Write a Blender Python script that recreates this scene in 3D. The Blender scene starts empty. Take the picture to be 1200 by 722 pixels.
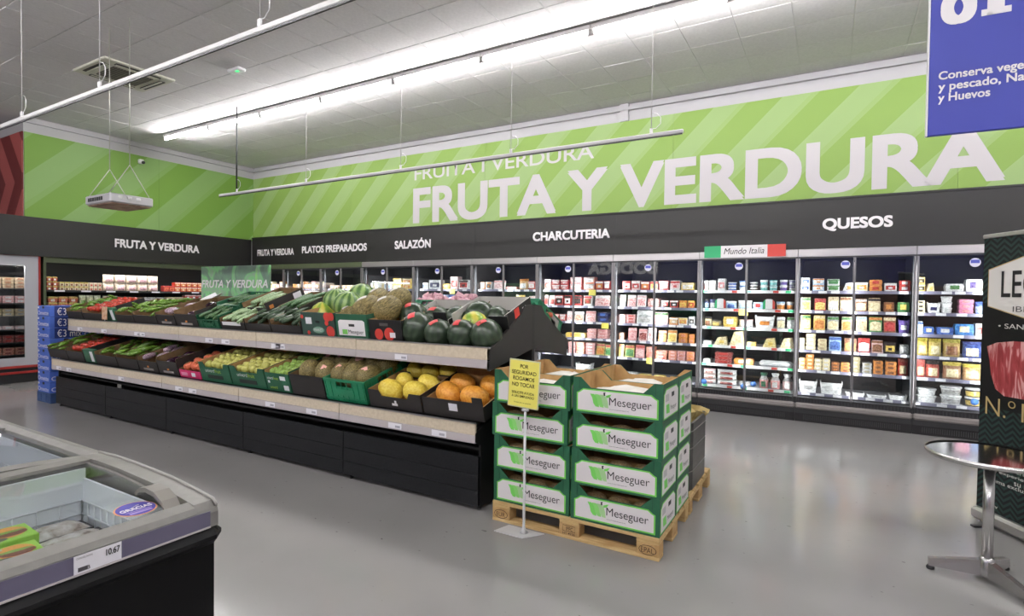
import bpy, math, random
from mathutils import Vector, Matrix
R = random.Random(11)
COL = bpy.context.scene.collection
SC = bpy.context.scene

# ------------------------------------------------------------------ camera
F_PX = 638.3; EYE = Vector((0, 0, 1.62))
YAW, PIT, ROL = math.radians(30.25), math.radians(-1.166), math.radians(0.7317)
_cy, _sy, _cp, _sp = math.cos(YAW), math.sin(YAW), math.cos(PIT), math.sin(PIT)
FW = Vector((-_sy*_cp, _cy*_cp, _sp)); _rt = Vector((_cy, _sy, 0)); _up = _rt.cross(FW)
RT = _rt*math.cos(ROL) + _up*math.sin(ROL); UP = -_rt*math.sin(ROL) + _up*math.cos(ROL)
cam = bpy.data.objects.new('camera', bpy.data.cameras.new('camera')); COL.objects.link(cam)
cam.data.sensor_width = 36; cam.data.lens = F_PX/1200*36; cam.data.clip_start = .02
m = Matrix.Identity(4)
for i in range(3): m[i][0], m[i][1], m[i][2] = RT[i], UP[i], -FW[i]
m.translation = EYE; cam.matrix_world = m; SC.camera = cam

# ------------------------------------------------------------------ world, exposure
w = bpy.data.worlds.new('world'); SC.world = w; w.use_nodes = True
w.node_tree.nodes['Background'].inputs[0].default_value = (.9, .95, 1, 1)
w.node_tree.nodes['Background'].inputs[1].default_value = .05
SC.view_settings.view_transform = 'Standard'; SC.view_settings.look = 'None'
SC.view_settings.exposure = 0.26; SC.view_settings.gamma = 1; SC.view_settings.use_curve_mapping = False
TUBE_POWER = 112.0      # emission of the fluorescent tubes
CASE_LED = 17.0        # light in the refrigerated cases (watts per case)

# ------------------------------------------------------------------ survey helpers (photo measurement -> room coordinates)
def _ray(x, y): return RT*((x-600)/F_PX) - UP*((y-361)/F_PX) + FW
def onY(x, y, Y): d = _ray(x, y); return EYE + d*(Y/d.y)
def onX(x, y, X): d = _ray(x, y); return EYE + d*(X/d.x)
def onZ(x, y, z): d = _ray(x, y); return EYE + d*((z-EYE.z)/d.z)
def inview(p, pad=20):
    v = Vector(p)-EYE; dp = v.dot(FW)
    if dp < .1: return False
    x = 600+F_PX*v.dot(RT)/dp; y = 361-F_PX*v.dot(UP)/dp
    return -pad < x < 1200+pad and -pad < y < 722+pad

# ------------------------------------------------------------------ materials
def lin(c):
    o = []
    for v in c[:3]:
        v /= 255; o.append(v/12.92 if v <= .04045 else ((v+.055)/1.055)**2.4)
    return (*o, 1)
MATS = {}
def mat(name, rgb=(200, 200, 200), rough=.5, metal=0, spec=.5, em=0, alpha=1, coat=0):
    if name in MATS: return MATS[name]
    mt = bpy.data.materials.new(name); mt.use_nodes = True
    b = mt.node_tree.nodes['Principled BSDF']
    b.inputs['Base Color'].default_value = lin(rgb); b.inputs['Roughness'].default_value = rough
    b.inputs['Metallic'].default_value = metal; b.inputs['Specular IOR Level'].default_value = spec
    if coat: b.inputs['Coat Weight'].default_value = coat
    if em:
        b.inputs['Emission Color'].default_value = lin(rgb); b.inputs['Emission Strength'].default_value = em
    mt.diffuse_color = lin(rgb); MATS[name] = mt; return mt
def nodes(mt): nt = mt.node_tree; return nt, nt.nodes, nt.links, nt.nodes['Principled BSDF']
def ramp(N, stops, const=False):
    r = N.new('ShaderNodeValToRGB'); e = r.color_ramp.elements
    if const: r.color_ramp.interpolation = 'CONSTANT'
    while len(e) < len(stops): e.new(.5)
    for k, (p, c) in enumerate(stops): e[k].position = p; e[k].color = lin(c)
    return r
def noisy(name, stops, scale=8, rough=.5, detail=3, coord='Object', stretch=(1, 1, 1), bump=0, spec=.5, metal=0, dist=0, obj_rand=False):
    """procedural material: noise through a colour ramp"""
    if name in MATS: return MATS[name]
    mt = mat(name, stops[0][1], rough, metal, spec); nt, N, L, b = nodes(mt)
    tc = N.new('ShaderNodeTexCoord'); mp = N.new('ShaderNodeMapping'); mp.inputs['Scale'].default_value = stretch
    L.new(tc.outputs[coord], mp.inputs['Vector'])
    nz = N.new('ShaderNodeTexNoise'); nz.inputs['Scale'].default_value = scale; nz.inputs['Detail'].default_value = detail
    nz.inputs['Distortion'].default_value = dist
    if obj_rand:
        oi = N.new('ShaderNodeObjectInfo'); ad = N.new('ShaderNodeVectorMath'); ad.operation = 'MULTIPLY_ADD'
        L.new(oi.outputs['Random'], ad.inputs[0]); ad.inputs[1].default_value = (37, 23, 51); L.new(mp.outputs[0], ad.inputs[2]); L.new(ad.outputs[0], nz.inputs['Vector'])
    else: L.new(mp.outputs[0], nz.inputs['Vector'])
    r = ramp(N, stops); L.new(nz.outputs['Fac'], r.inputs[0]); L.new(r.outputs[0], b.inputs['Base Color'])
    if bump:
        bp = N.new('ShaderNodeBump'); bp.inputs['Strength'].default_value = bump; bp.inputs['Distance'].default_value = .01
        L.new(nz.outputs['Fac'], bp.inputs['Height']); L.new(bp.outputs[0], b.inputs['Normal'])
    return mt
def glass(name, tint=(235, 240, 240), refl=1.0, rough=.02, ior=1.5):
    if name in MATS: return MATS[name]
    mt = bpy.data.materials.new(name); mt.use_nodes = True; nt = mt.node_tree; N = nt.nodes; L = nt.links; N.clear()
    o = N.new('ShaderNodeOutputMaterial'); mx = N.new('ShaderNodeMixShader'); tr = N.new('ShaderNodeBsdfTransparent'); gl = N.new('ShaderNodeBsdfGlossy')
    fr = N.new('ShaderNodeFresnel'); ge = N.new('ShaderNodeNewGeometry'); im = N.new('ShaderNodeMix'); im.data_type = 'FLOAT'
    im.inputs[2].default_value = ior; im.inputs[3].default_value = 1/ior; L.new(ge.outputs['Backfacing'], im.inputs[0]); L.new(im.outputs[0], fr.inputs[0])
    mu = N.new('ShaderNodeMath'); mu.operation = 'MULTIPLY'; mu.inputs[1].default_value = refl; mu.use_clamp = True
    tr.inputs[0].default_value = lin(tint); gl.inputs['Roughness'].default_value = rough
    L.new(fr.outputs[0], mu.inputs[0]); L.new(mu.outputs[0], mx.inputs[0]); L.new(tr.outputs[0], mx.inputs[1]); L.new(gl.outputs[0], mx.inputs[2]); L.new(mx.outputs[0], o.inputs[0])
    MATS[name] = mt; return mt
def film(name, tint=(240, 240, 242), a=.25):
    """thin plastic film: part diffuse white, part clear"""
    if name in MATS: return MATS[name]
    mt = mat(name, tint, .2); nodes(mt)[3].inputs['Alpha'].default_value = a; return mt

def stripes(name, axis, period, c1, c2, off, fine):
    """diagonal painted bands, 45 degrees, running along `axis` of the room"""
    mt = mat(name, c1, .55, 0, .3); nt, N, L, b = nodes(mt)
    g = N.new('ShaderNodeNewGeometry'); s = N.new('ShaderNodeSeparateXYZ'); L.new(g.outputs['Position'], s.inputs[0])
    def mth(op, a, bb):
        n = N.new('ShaderNodeMath'); n.operation = op
        for k, v in enumerate((a, bb)):
            if isinstance(v, (int, float)): n.inputs[k].default_value = v
            else: L.new(v, n.inputs[k])
        return n.outputs[0]
    u = mth('SUBTRACT', s.outputs[axis], s.outputs[2]); u = mth('ADD', u, off+40*period)
    u = mth('DIVIDE', u, period); fr = mth('FRACT', u, 0)
    r = ramp(N, [(0, c1), (.5, c2), (.9, fine)], True)
    L.new(fr, r.inputs[0]); L.new(r.outputs[0], b.inputs['Base Color'])
    return mt

# ------------------------------------------------------------------ mesh helpers
class MB:
    def __init__(s): s.v = []; s.f = []; s.mi = []; s.sm = []
    def add(s, vs, fs, mi=0, smooth=False, M=None):
        n = len(s.v)
        for p in vs: s.v.append(tuple(M @ Vector(p)) if M else tuple(p))
        for k, f in enumerate(fs):
            s.f.append([n+i for i in f]); s.mi.append(mi[k] if isinstance(mi, (list, tuple)) else mi); s.sm.append(smooth)
        return s
    def box(s, c, d, mi=0, M=None):
        x, y, z = c; a, b, e = d[0]/2, d[1]/2, d[2]/2
        vs = [(x-a, y-b, z-e), (x+a, y-b, z-e), (x+a, y+b, z-e), (x-a, y+b, z-e), (x-a, y-b, z+e), (x+a, y-b, z+e), (x+a, y+b, z+e), (x-a, y+b, z+e)]
        # faces: bottom, top, front(-y), right(+x), back(+y), left(-x)
        return s.add(vs, [(0, 3, 2, 1), (4, 5, 6, 7), (0, 1, 5, 4), (1, 2, 6, 5), (2, 3, 7, 6), (3, 0, 4, 7)], mi, False, M)
    def bx(s, x0, x1, y0, y1, z0, z1, mi=0, M=None):
        return s.box(((x0+x1)/2, (y0+y1)/2, (z0+z1)/2), (abs(x1-x0), abs(y1-y0), abs(z1-z0)), mi, M)
    def cbox(s, c, d, b=.005, mi=0, M=None, smooth=False):
        hx, hy, hz = d[0]/2, d[1]/2, d[2]/2; b = min(b, hx*.95, hy*.95, hz*.95); vs = []; idx = {}
        for sx in (-1, 1):
            for sy in (-1, 1):
                for sz in (-1, 1):
                    for k in range(3):
                        p = [sx*(hx-b), sy*(hy-b), sz*(hz-b)]; p[k] = (sx*hx, sy*hy, sz*hz)[k]
                        idx[(sx, sy, sz, k)] = len(vs); vs.append((c[0]+p[0], c[1]+p[1], c[2]+p[2]))
        fs = []
        for k in range(3):
            i, j = (k+1) % 3, (k+2) % 3
            for sg in (-1, 1):
                q = []
                for a, e in ((-1, -1), (1, -1), (1, 1), (-1, 1)):
                    t = [0, 0, 0]; t[k] = sg; t[i] = a; t[j] = e; q.append(idx[(*t, k)])
                fs.append(q if sg > 0 else q[::-1])
            for a in (-1, 1):
                for e in (-1, 1):
                    t0 = [0, 0, 0]; t0[i] = a; t0[j] = e; t0[k] = -1; t1 = list(t0); t1[k] = 1
                    q = [idx[(*t0, i)], idx[(*t1, i)], idx[(*t1, j)], idx[(*t0, j)]]
                    fs.append(q if a*e < 0 else q[::-1])
        for sx in (-1, 1):
            for sy in (-1, 1):
                for sz in (-1, 1):
                    q = [idx[(sx, sy, sz, k)] for k in range(3)]; fs.append(q if sx*sy*sz > 0 else q[::-1])
        return s.add(vs, fs, mi, smooth, M)
    def prism(s, poly, t0, t1, plane='xz', mi=0, M=None, cap=None):
        """poly of 2-D points extruded from t0 to t1 along the axis left over"""
        def P(a, b, t): return {'xz': (a, t, b), 'yz': (t, a, b), 'xy': (a, b, t)}[plane]
        n = len(poly); vs = [P(a, b, t0) for a, b in poly] + [P(a, b, t1) for a, b in poly]
        fs = [tuple(range(n)), tuple(range(2*n-1, n-1, -1))] + [(i, i+n, (i+1) % n+n, (i+1) % n) for i in range(n)]
        ml = [mi if cap is None else cap[0], mi if cap is None else cap[1]] + [mi]*n
        return s.add(vs, fs, ml, False, M)
    def lathe(s, prof, n=12, mi=0, M=None, smooth=True, capb=True, capt=True):
        vs = []; fs = []; ml = []
        for r, z in prof:
            for k in range(n): a = 2*math.pi*k/n; vs.append((r*math.cos(a), r*math.sin(a), z))
        for j in range(len(prof)-1):
            for k in range(n): fs.append((j*n+k, j*n+(k+1) % n, (j+1)*n+(k+1) % n, (j+1)*n+k)); ml.append(mi[j] if isinstance(mi, (list, tuple)) else mi)
        if capb: fs.append(tuple(range(n-1, -1, -1))); ml.append(ml[0])
        if capt: fs.append(tuple((len(prof)-1)*n+k for k in range(n))); ml.append(ml[n*(len(prof)-1)-1])
        return s.add(vs, fs, ml, smooth, M)
    def tube(s, path, r, n=6, mi=0, M=None, smooth=True, rs=None):
        path = [Vector(p) for p in path]; vs = []; fs = []; L = len(path)
        for k, p in enumerate(path):
            t = (path[min(k+1, L-1)]-path[max(k-1, 0)]).normalized()
            u = t.cross(Vector((0, 0, 1)) if abs(t.z) < .9 else Vector((0, 1, 0))).normalized(); v = t.cross(u)
            rr = rs[k] if rs else r
            for i in range(n): a = 2*math.pi*i/n; vs.append(p+u*(rr*math.cos(a))+v*(rr*math.sin(a)))
        for k in range(L-1):
            for i in range(n): fs.append((k*n+i, k*n+(i+1) % n, (k+1)*n+(i+1) % n, (k+1)*n+i))
        fs.append(tuple(range(n-1, -1, -1))); fs.append(tuple((L-1)*n+i for i in range(n)))
        return s.add(vs, fs, mi, smooth, M)
    def ball(s, c, rx, ry, rz, nu=12, nv=7, mi=0, M=None):
        prof = [(max(math.sin(math.pi*j/nv), .02), -math.cos(math.pi*j/nv)) for j in range(nv+1)]
        T = Matrix.Translation(c) @ Matrix.Diagonal((rx, ry, rz, 1)); return s.lathe(prof, nu, mi, (M @ T) if M else T)
    def mesh(s, name, mats):
        me = bpy.data.meshes.new(name); me.from_pydata(s.v, [], s.f)
        for m_ in (mats if isinstance(mats, (list, tuple)) else [mats]): me.materials.append(m_)
        me.polygons.foreach_set('material_index', s.mi); me.polygons.foreach_set('use_smooth', s.sm); me.update(); return me
    def build(s, name, mats, parent=None, loc=(0, 0, 0), rot=(0, 0, 0)): return ob(name, s.mesh(name, mats), parent, loc, rot)

def ob(name, data, parent=None, loc=(0, 0, 0), rot=(0, 0, 0), scale=(1, 1, 1)):
    o = bpy.data.objects.new(name, data); COL.objects.link(o)
    o.location = loc; o.rotation_euler = rot; o.scale = scale
    if parent: o.parent = parent
    return o
def tag(o, label, cat, group=None):
    o['label'] = label; o['category'] = cat
    if group: o['group'] = group
    return o
def thing(name, label, cat, loc=(0, 0, 0), rotz=0, group=None, rot=None):
    o = ob(name, None, None, loc, rot or (0, 0, rotz)); o.empty_display_size = .1; return tag(o, label, cat, group)
def struct(o, label=None):
    o['kind'] = 'structure'
    if label: o['label'] = label
    return o
TXT = {}
def text_mesh(s, bold, shear, align):
    k = (s, bold, shear)
    if k in TXT: return TXT[k]
    cu = bpy.data.curves.new('t', 'FONT'); cu.body = s; cu.size = 1; cu.offset = min(bold, .010); cu.shear = shear; cu.resolution_u = 6; cu.align_x = align; cu.space_line = .95
    o = bpy.data.objects.new('t', cu); COL.objects.link(o); bpy.context.view_layer.update()
    me = bpy.data.meshes.new_from_object(o.evaluated_get(bpy.context.evaluated_depsgraph_get()))
    bpy.data.objects.remove(o); bpy.data.curves.remove(cu)
    e = bold-.010
    if e > .004:      # heavier weight: the same outline shifted a little to four corners
        V = [tuple(v.co) for v in me.vertices]; Fc = [tuple(p.vertices) for p in me.polygons]; v2 = []; f2 = []
        for q, (dx, dy) in enumerate(((-e, -e), (e, -e), (e, e), (-e, e))):
            n0 = len(v2); v2 += [(x+dx, y+dy, q) for x, y, z in V]; f2 += [tuple(i+n0 for i in f) for f in Fc]
        me = bpy.data.meshes.new('t'); me.from_pydata(v2, [], f2)
    xs = [v.co.x for v in me.vertices]; ys = [v.co.y for v in me.vertices]
    x0, x1, y0, y1 = min(xs), max(xs), min(ys), max(ys)
    for v in me.vertices: v.co = ((v.co.x-x0)/(x1-x0), (v.co.y-y0)/(y1-y0), v.co.z*.0004)
    TXT[k] = me; return me
def lettering(s, parent, org, u, v, w, h, mt, bold=.012, shear=0, name='lettering', align='LEFT', lift=.002):
    """flat print: lower-left corner at org, running along u, upright along v"""
    me = text_mesh(s, bold, shear, align).copy(); me.materials.clear(); me.materials.append(mt)
    u = Vector(u).normalized(); v = Vector(v).normalized(); n = u.cross(v)
    o = ob(name, me, parent); M = Matrix.Identity(4)
    for i in range(3): M[i][0], M[i][1], M[i][2] = u[i]*w, v[i]*h, n[i]
    M.translation = Vector(org)+n*lift; o.matrix_basis = M; return o
def copy_tree(o, parent=None):
    c = o.copy(); COL.objects.link(c); c.parent = parent
    for ch in list(o.children): copy_tree(ch, c)
    return c

# ------------------------------------------------------------------ shared materials
M_WHITE = mat('white_plastic', (232, 230, 232), .4); M_PRINT = mat('white_print', (238, 234, 236), .5)
M_BLACK = mat('black_panel', (24, 24, 25), .45); M_BLACKP = mat('black_print', (20, 20, 20), .5)
M_FASCIA = mat('fascia_black', (31, 30, 29), .5); M_STEEL = mat('brushed_aluminium', (196, 192, 192), .32, .85)
M_DGREY = mat('dark_grey_metal', (62, 62, 64), .4, .3); M_CHROME = mat('polished_aluminium', (205, 204, 203), .26, 1)
M_GLASS = glass('door_glass', (240, 244, 244), 2.4); M_OLIVE = mat('olive_frame', (78, 88, 62), .5)
M_KRAFT = noisy('kraft_card', [(.3, (168, 132, 84)), (.7, (186, 150, 100))], 14, .8)
M_TAG = mat('price_ticket', (236, 234, 240), .5); M_YTAG = mat('yellow_ticket', (240, 226, 110), .5)
M_INK = mat('grey_ink', (70, 68, 72), .6)

# ================================================================== STRUCTURE
CEIL = 4.7; XL = -12.3; YB = 8.4; YFAS = 8.3
def floor_mat():
    mt = mat('grey_epoxy_floor', (158, 156, 154), .3, 0, .45); nt, N, L, b = nodes(mt)
    g = N.new('ShaderNodeNewGeometry')
    n1 = N.new('ShaderNodeTexNoise'); n1.inputs['Scale'].default_value = .7; n1.inputs['Detail'].default_value = 5; L.new(g.outputs['Position'], n1.inputs['Vector'])
    r1 = ramp(N, [(.3, (140, 138, 137)), (.7, (150, 148, 147))]); L.new(n1.outputs['Fac'], r1.inputs[0])
    mp = N.new('ShaderNodeMapping'); mp.inputs['Scale'].default_value = (5, 9, 1); L.new(g.outputs['Position'], mp.inputs[0])
    n2 = N.new('ShaderNodeTexNoise'); n2.inputs['Scale'].default_value = 3.1; n2.inputs['Detail'].default_value = 2; L.new(mp.outputs[0], n2.inputs['Vector'])
    r2 = ramp(N, [(.245, (90, 88, 86)), (.275, (255, 255, 255))]); L.new(n2.outputs['Fac'], r2.inputs[0])
    mx = N.new('ShaderNodeMix'); mx.data_type = 'RGBA'; mx.blend_type = 'MULTIPLY'; mx.inputs[0].default_value = .55
    L.new(r1.outputs[0], mx.inputs[6]); L.new(r2.outputs[0], mx.inputs[7]); L.new(mx.outputs[2], b.inputs['Base Color'])
    r3 = ramp(N, [(.3, (98, 98, 98)), (.7, (114, 114, 114))]); L.new(n1.outputs['Fac'], r3.inputs[0]); L.new(r3.outputs[0], b.inputs['Roughness'])
    return mt
struct(MB().bx(-15, 7, -8.2, 9.6, -.1, 0).build('floor', floor_mat()), 'smooth grey epoxy shop floor with scuffs')
M_TILE = noisy('ceiling_tile_mineral', [(.3, (214, 211, 212)), (.7, (223, 220, 221))], 30, .9, coord='Object')
M_GRID = mat('ceiling_grid', (218, 216, 216), .6); M_WALL = mat('lavender_white_wall', (182, 180, 183), .7, 0, .3)
ceil = struct(MB().bx(-15, 7, -8.2, 9.6, CEIL-.004, CEIL+.1).build('ceiling', M_GRID), 'white suspended tile ceiling')
TP = .567; AC_C = (-8.67, 3.93)
tile_me = MB().cbox((0, 0, 0), (TP-.009, TP-.009, .02), .003).mesh('ceiling_tile', M_TILE)
for i in range(-30, 12):
    for j in range(-18, 8):
        x = -.405+TP*(i+.5); y = 6.33+TP*(j+.5)
        if x < XL or y > YB or not inview((x, y, CEIL), 30): continue
        h_, A_ = (TP-.009)/2, .445; ax, ay = AC_C[0]-x, AC_C[1]-y      # tiles are cut around the air conditioning cassette
        if abs(ax) < h_+A_ and abs(ay) < h_+A_:
            xa, xb, ya, yb = max(-h_, ax-A_), min(h_, ax+A_), max(-h_, ay-A_), min(h_, ay+A_)
            for q in ((-h_, h_, -h_, ya), (-h_, h_, yb, h_), (-h_, xa, ya, yb), (xb, h_, ya, yb)):
                if q[1]-q[0] > .01 and q[3]-q[2] > .01: MB().bx(*q, -.01, .01).build('ceiling_tile', M_TILE, ceil, (x, y, CEIL))
            continue
        ob('ceiling_tile', tile_me, ceil, (x, y, CEIL+R.uniform(-.001, .001)))
# plain field of the same tile out of the photograph's view
struct(MB().bx(-15, 7, -8.2, 1.2, CEIL, CEIL+.011).build('ceiling', M_TILE), 'plain tile ceiling over the aisles behind the camera')
struct(MB().bx(7, 7.2, -8.2, 9.6, 0, CEIL).build('wall_right', M_WALL)); struct(MB().bx(-15.2, -15, -8.2, 9.6, 0, CEIL).build('wall_far_left', M_WALL))
wf = struct(MB().bx(-15, 7, -8.2, -8, 0, CEIL).build('wall_front', M_WALL))
M_NAVY = mat('navy_wall_band', (38, 38, 92), .5)
MB().bx(-15, 7, -8.02, -7.98, 2.2, 4.3).build('navy_band', M_NAVY, wf)
a = onY(689, 322, 24.4); b = onY(771, 306, 24.4)
lettering('BODEGA', wf, (b.x, -7.975, a.z), (-1, 0, 0), (0, 0, 1), b.x-a.x, b.z-a.z, M_PRINT, .05)
MB().bx(-3, 7, -8.02, -7.6, 0, 2.2).build('shelving_block', mat('brown_wall', (96, 62, 50), .6), wf)
MB().bx(-15, -3, -8.02, -7.6, 0, 2.2).build('shelving_block', mat('dim_grey_wall', (110, 110, 112), .6), wf)

M_GREEN_B = stripes('green_bands_back', 0, .9, (133, 163, 82), (149, 175, 114), .09, (145, 172, 106))
M_GREEN_L = stripes('green_bands_left', 1, 1.25, (118, 156, 70), (134, 168, 102), -.94, (130, 165, 94))
# back wall: bulkhead above the cases
wb = struct(MB().bx(-15, 7, YB, 9.5, 2.36, CEIL).build('wall_back', M_WALL), 'white back wall above the refrigerated cases')
for k, (x0, x1) in enumerate([(XL, -8.9), (-8.9, -5.5), (-5.5, -2.1), (-2.1, 1.3), (1.3, 4.7), (4.7, 7)]):
    MB().bx(x0+.0015, x1-.0015, YB-.02, YB-.001, 2.95, 4.42).build('green_panel', M_GREEN_B, wb)
MB().bx(XL, 7, YB-.05, YB-.001, 4.585, 4.635).build('cornice', M_WALL, wb)
MB().bx(-2.94, -2.80, YB-.045, YB-.001, 4.42, CEIL).build('pilaster', M_WALL, wb)
MB().bx(XL, 7, 9.3, 9.5, 0, 2.36).build('lower_wall', M_WALL, wb)
a, b = -7.19, 1.73; M_WLET = mat('wall_letter_white', (193, 188, 191), .55)
lettering('FRUTA Y VERDURA', wb, (a, YB-.021, 3.045), (1, 0, 0), (0, 0, 1), b-a, .70, M_WLET, .030)
lettering('FRUITA I VERDURA', wb, (-7.16, YB-.021, 3.90), (1, 0, 0), (0, 0, 1), 3.79, .245, M_WLET, .010)
# left wall and the red-painted end of its bulkhead
wl = struct(MB().bx(-15, XL, 3.97, 9.5, 2.36, CEIL).build('wall_left', M_WALL), 'white left wall above the open produce case')
for y0, y1 in [(3.975, 6.2), (6.2, YB-.02)]: MB().bx(XL+.001, XL+.02, y0+.0015, y1-.0015, 2.9, 4.42).build('green_panel', M_GREEN_L, wl)
MB().bx(XL+.001, XL+.05, 3.975, YB, 4.585, 4.635).build('cornice', M_WALL, wl)
def red_mat():
    mt = mat('red_chevron', (150, 60, 58), .55, 0, .3); nt, N, L, b = nodes(mt)
    g = N.new('ShaderNodeNewGeometry'); s = N.new('ShaderNodeSeparateXYZ'); L.new(g.outputs['Position'], s.inputs[0])
    def mth(op, a, bb):
        n = N.new('ShaderNodeMath'); n.operation = op
        for k, v in enumerate((a, bb)):
            if isinstance(v, (int, float)): n.inputs[k].default_value = v
            else: L.new(v, n.inputs[k])
        return n.outputs[0]
    d = mth('ABSOLUTE', mth('SUBTRACT', s.outputs[2], 3.55), 0); u = mth('ADD', s.outputs[0], mth('MULTIPLY', d, .75)); u = mth('FRACT', mth('DIVIDE', mth('ADD', u, 30.25), .84), 0)
    r = ramp(N, [(0, (112, 40, 40)), (.5, (168, 84, 80))], True); L.new(u, r.inputs[0]); L.new(r.outputs[0], b.inputs['Base Color']); return mt
MB().bx(-14.9, XL, 3.95, 3.969, 2.9, 4.42).build('red_panel', red_mat(), wl)
# black fascia boards with department names
fb = struct(MB().bx(XL+.1, 7, YFAS, YB-.03, 2.31, 2.98).build('trim_1', M_FASCIA), 'black fascia board above the back cases')
for x in (-8.4, -5.64, -2.95, -.38, 2.2): MB().bx(x-.002, x+.002, YFAS-.002, YFAS, 2.31, 2.98).build('seam', M_BLACK, fb)
MB().bx(XL+.1, 7, YFAS-.012, YFAS, 2.955, 2.98).build('edge_strip', M_FASCIA, fb)
def fasc(s, p0, p1, y0, y1, Y):
    a = onY(p0, y1, Y); b = onY(p1, y0, Y); return a.x, b.x
for s, x0, x1, z0, z1 in [('FRUTA Y VERDURA', -11.99, -10.66, 2.525, 2.68), ('PLATOS PREPARADOS', -10.38, -8.36, 2.545, 2.705), ('SALAZÓN', -7.59, -6.67, 2.55, 2.755), ('CHARCUTERIA', -4.44, -3.05, 2.58, 2.735), ('QUESOS', -.105, .66, 2.535, 2.705)]:
    lettering(s, fb, (x0, YFAS-.002, z0), (1, 0, 0), (0, 0, 1), x1-x0, z1-z0, M_PRINT, .036)
fl = struct(MB().bx(XL-.3, XL+.06, -1, YFAS, 2.24, 2.93).build('trim_2', M_FASCIA), 'black fascia board above the left cases')
lettering('FRUTA Y VERDURA', fl, (XL+.061, 5.36, 2.505), (0, 1, 0), (0, 0, 1), 1.67, .17, M_PRINT, .034)

# ================================================================== CEILING FITTINGS
M_TUBE = mat('fluorescent_tube', (253, 251, 251), .4, em=TUBE_POWER)
M_HOUS = mat('batten_grey', (192, 188, 188), .5)
ORD = ['first', 'second', 'third', 'fourth', 'fifth', 'sixth', 'seventh', 'eighth', 'ninth', 'tenth', 'eleventh', 'twelfth']
h_me = MB().cbox((0, 0, .05), (1.466, .07, .06), .008).mesh('housing', M_HOUS)
t_me = MB().tube([(-.69, 0, -.012), (.69, 0, -.012)], .019, 8).mesh('tube', M_TUBE)
b_me = MB().cbox((0, 0, .0), (.03, .05, .07), .006).box((0, 0, -.03), (.05, .016, .02)).mesh('lamp_holder', M_HOUS)
def batten(x, y, label, group):
    t = thing('fluorescent_batten', label, 'ceiling light', (x, y, 4.6), 0, group)
    ob('housing', h_me, t); ob('tube', t_me, t)
    for s in (-1, 1): ob('lamp_holder', b_me, t, (s*.712, 0, 0))
    for sx in (-.3, .3): MB().tube([(sx, 0, .08), (sx, 0, CEIL-4.6-.011)], .004, 4).build('hanger', M_HOUS, t)
for k in range(12):
    x = -10.46+1.47*k
    batten(x, 5.76, ORD[k]+' lit fluorescent tube of the ceiling row, counted from the left end' if k < 8 else 'lit fluorescent tube of the ceiling row beyond the picture', 'fluorescent row over the cases')
for yy in (.1, -6.4):
    for k in range(12): batten(-10.46+1.47*k, yy, 'lit fluorescent tube in an unseen ceiling row added behind the camera', 'unseen fluorescent rows added behind the camera')  # unseen rows added to light the room; the rear one brightens the wall
# air conditioning cassette
t = thing('air_conditioning_cassette', 'square off-white air conditioning cassette set in the ceiling tiles', 'air conditioner', (AC_C[0], AC_C[1], CEIL), 0)
M_ACW = mat('ac_plastic', (206, 204, 190), .5); M_ACD = mat('ac_dark', (38, 36, 34), .6); M_ACG = mat('ac_grille', (120, 116, 106), .6)
MB().cbox((0, 0, -.012), (.9, .9, .045), .012).build('fascia', M_ACW, t)
for k in range(4):
    M = Matrix.Rotation(k*math.pi/2, 4, 'Z')
    MB().box((0, -.36, -.038), (.56, .075, .008), 0, M).build('air_slot', M_ACD, t); MB().box((0, -.345, -.044), (.54, .03, .006), 0, M).build('louvre', M_ACW, t)
g = MB().box((0, 0, -.036), (.5, .5, .006)).build('intake', M_ACD, t)
for k in range(14): MB().box((0, -.234+.036*k, -.042), (.5, .02, .008)).build('grille_slat', M_ACG, t)
p = onZ(277, 80, CEIL)
t = thing('emergency_light', 'small white emergency lamp with green light on the ceiling', 'emergency light', (p.x, p.y, CEIL))
MB().cbox((0, 0, -.03), (.26, .12, .05), .015).build('body', M_WHITE, t); MB().cbox((.05, -.02, -.058), (.05, .03, .008), .002).build('green_led', mat('green_led', (60, 230, 120), .4, em=2), t)
# hanging sign rails
def rail(x0, x1, y, z, wires, label):
    t = thing('sign_rail', label, 'hanging rail', ((x0+x1)/2, y, z)); cx = (x0+x1)/2
    MB().cbox((0, 0, 0), (x1-x0, .03, .04), .006).build('profile', mat('white_rail', (206, 204, 204), .45), t)
    MB().box((0, -.004, -.025), (x1-x0-.02, .012, .012)).build('clip_groove', M_DGREY, t)
    for x, dark in wires:
        MB().tube([(x-cx, 0, .03), (x-cx, 0, CEIL-z)], .004 if not dark else .012, 5).build('hanging_wire', M_DGREY if dark else M_HOUS, t)
        MB().cbox((x-cx, 0, .045), (.03, .02, .05), .004).build('wire_clip', M_WHITE, t)
        MB().tube([(x-cx+.02, 0, .22)]+[(x-cx+.02+.08*math.sin(q), 0, .14+.08*math.cos(q)) for q in (.5, 1.2, 2, 2.8, 3.6)], .004, 4).build('wire_coil', M_WHITE, t)
rail(-8.98, -1.28, 5.5, 3.275, [(-8.5, True), (-4.94, False), (-3.25, False), (-1.6, False), (-6.8, False)], 'long white sign rail hung in front of the green lettered wall')
rail(-9.2, -.6, 2.17, 3.27, [(-6.75, False), (-5.2, False), (-3.12, False), (-1.2, False)], 'long white sign rail hung nearest to the camera')
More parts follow.
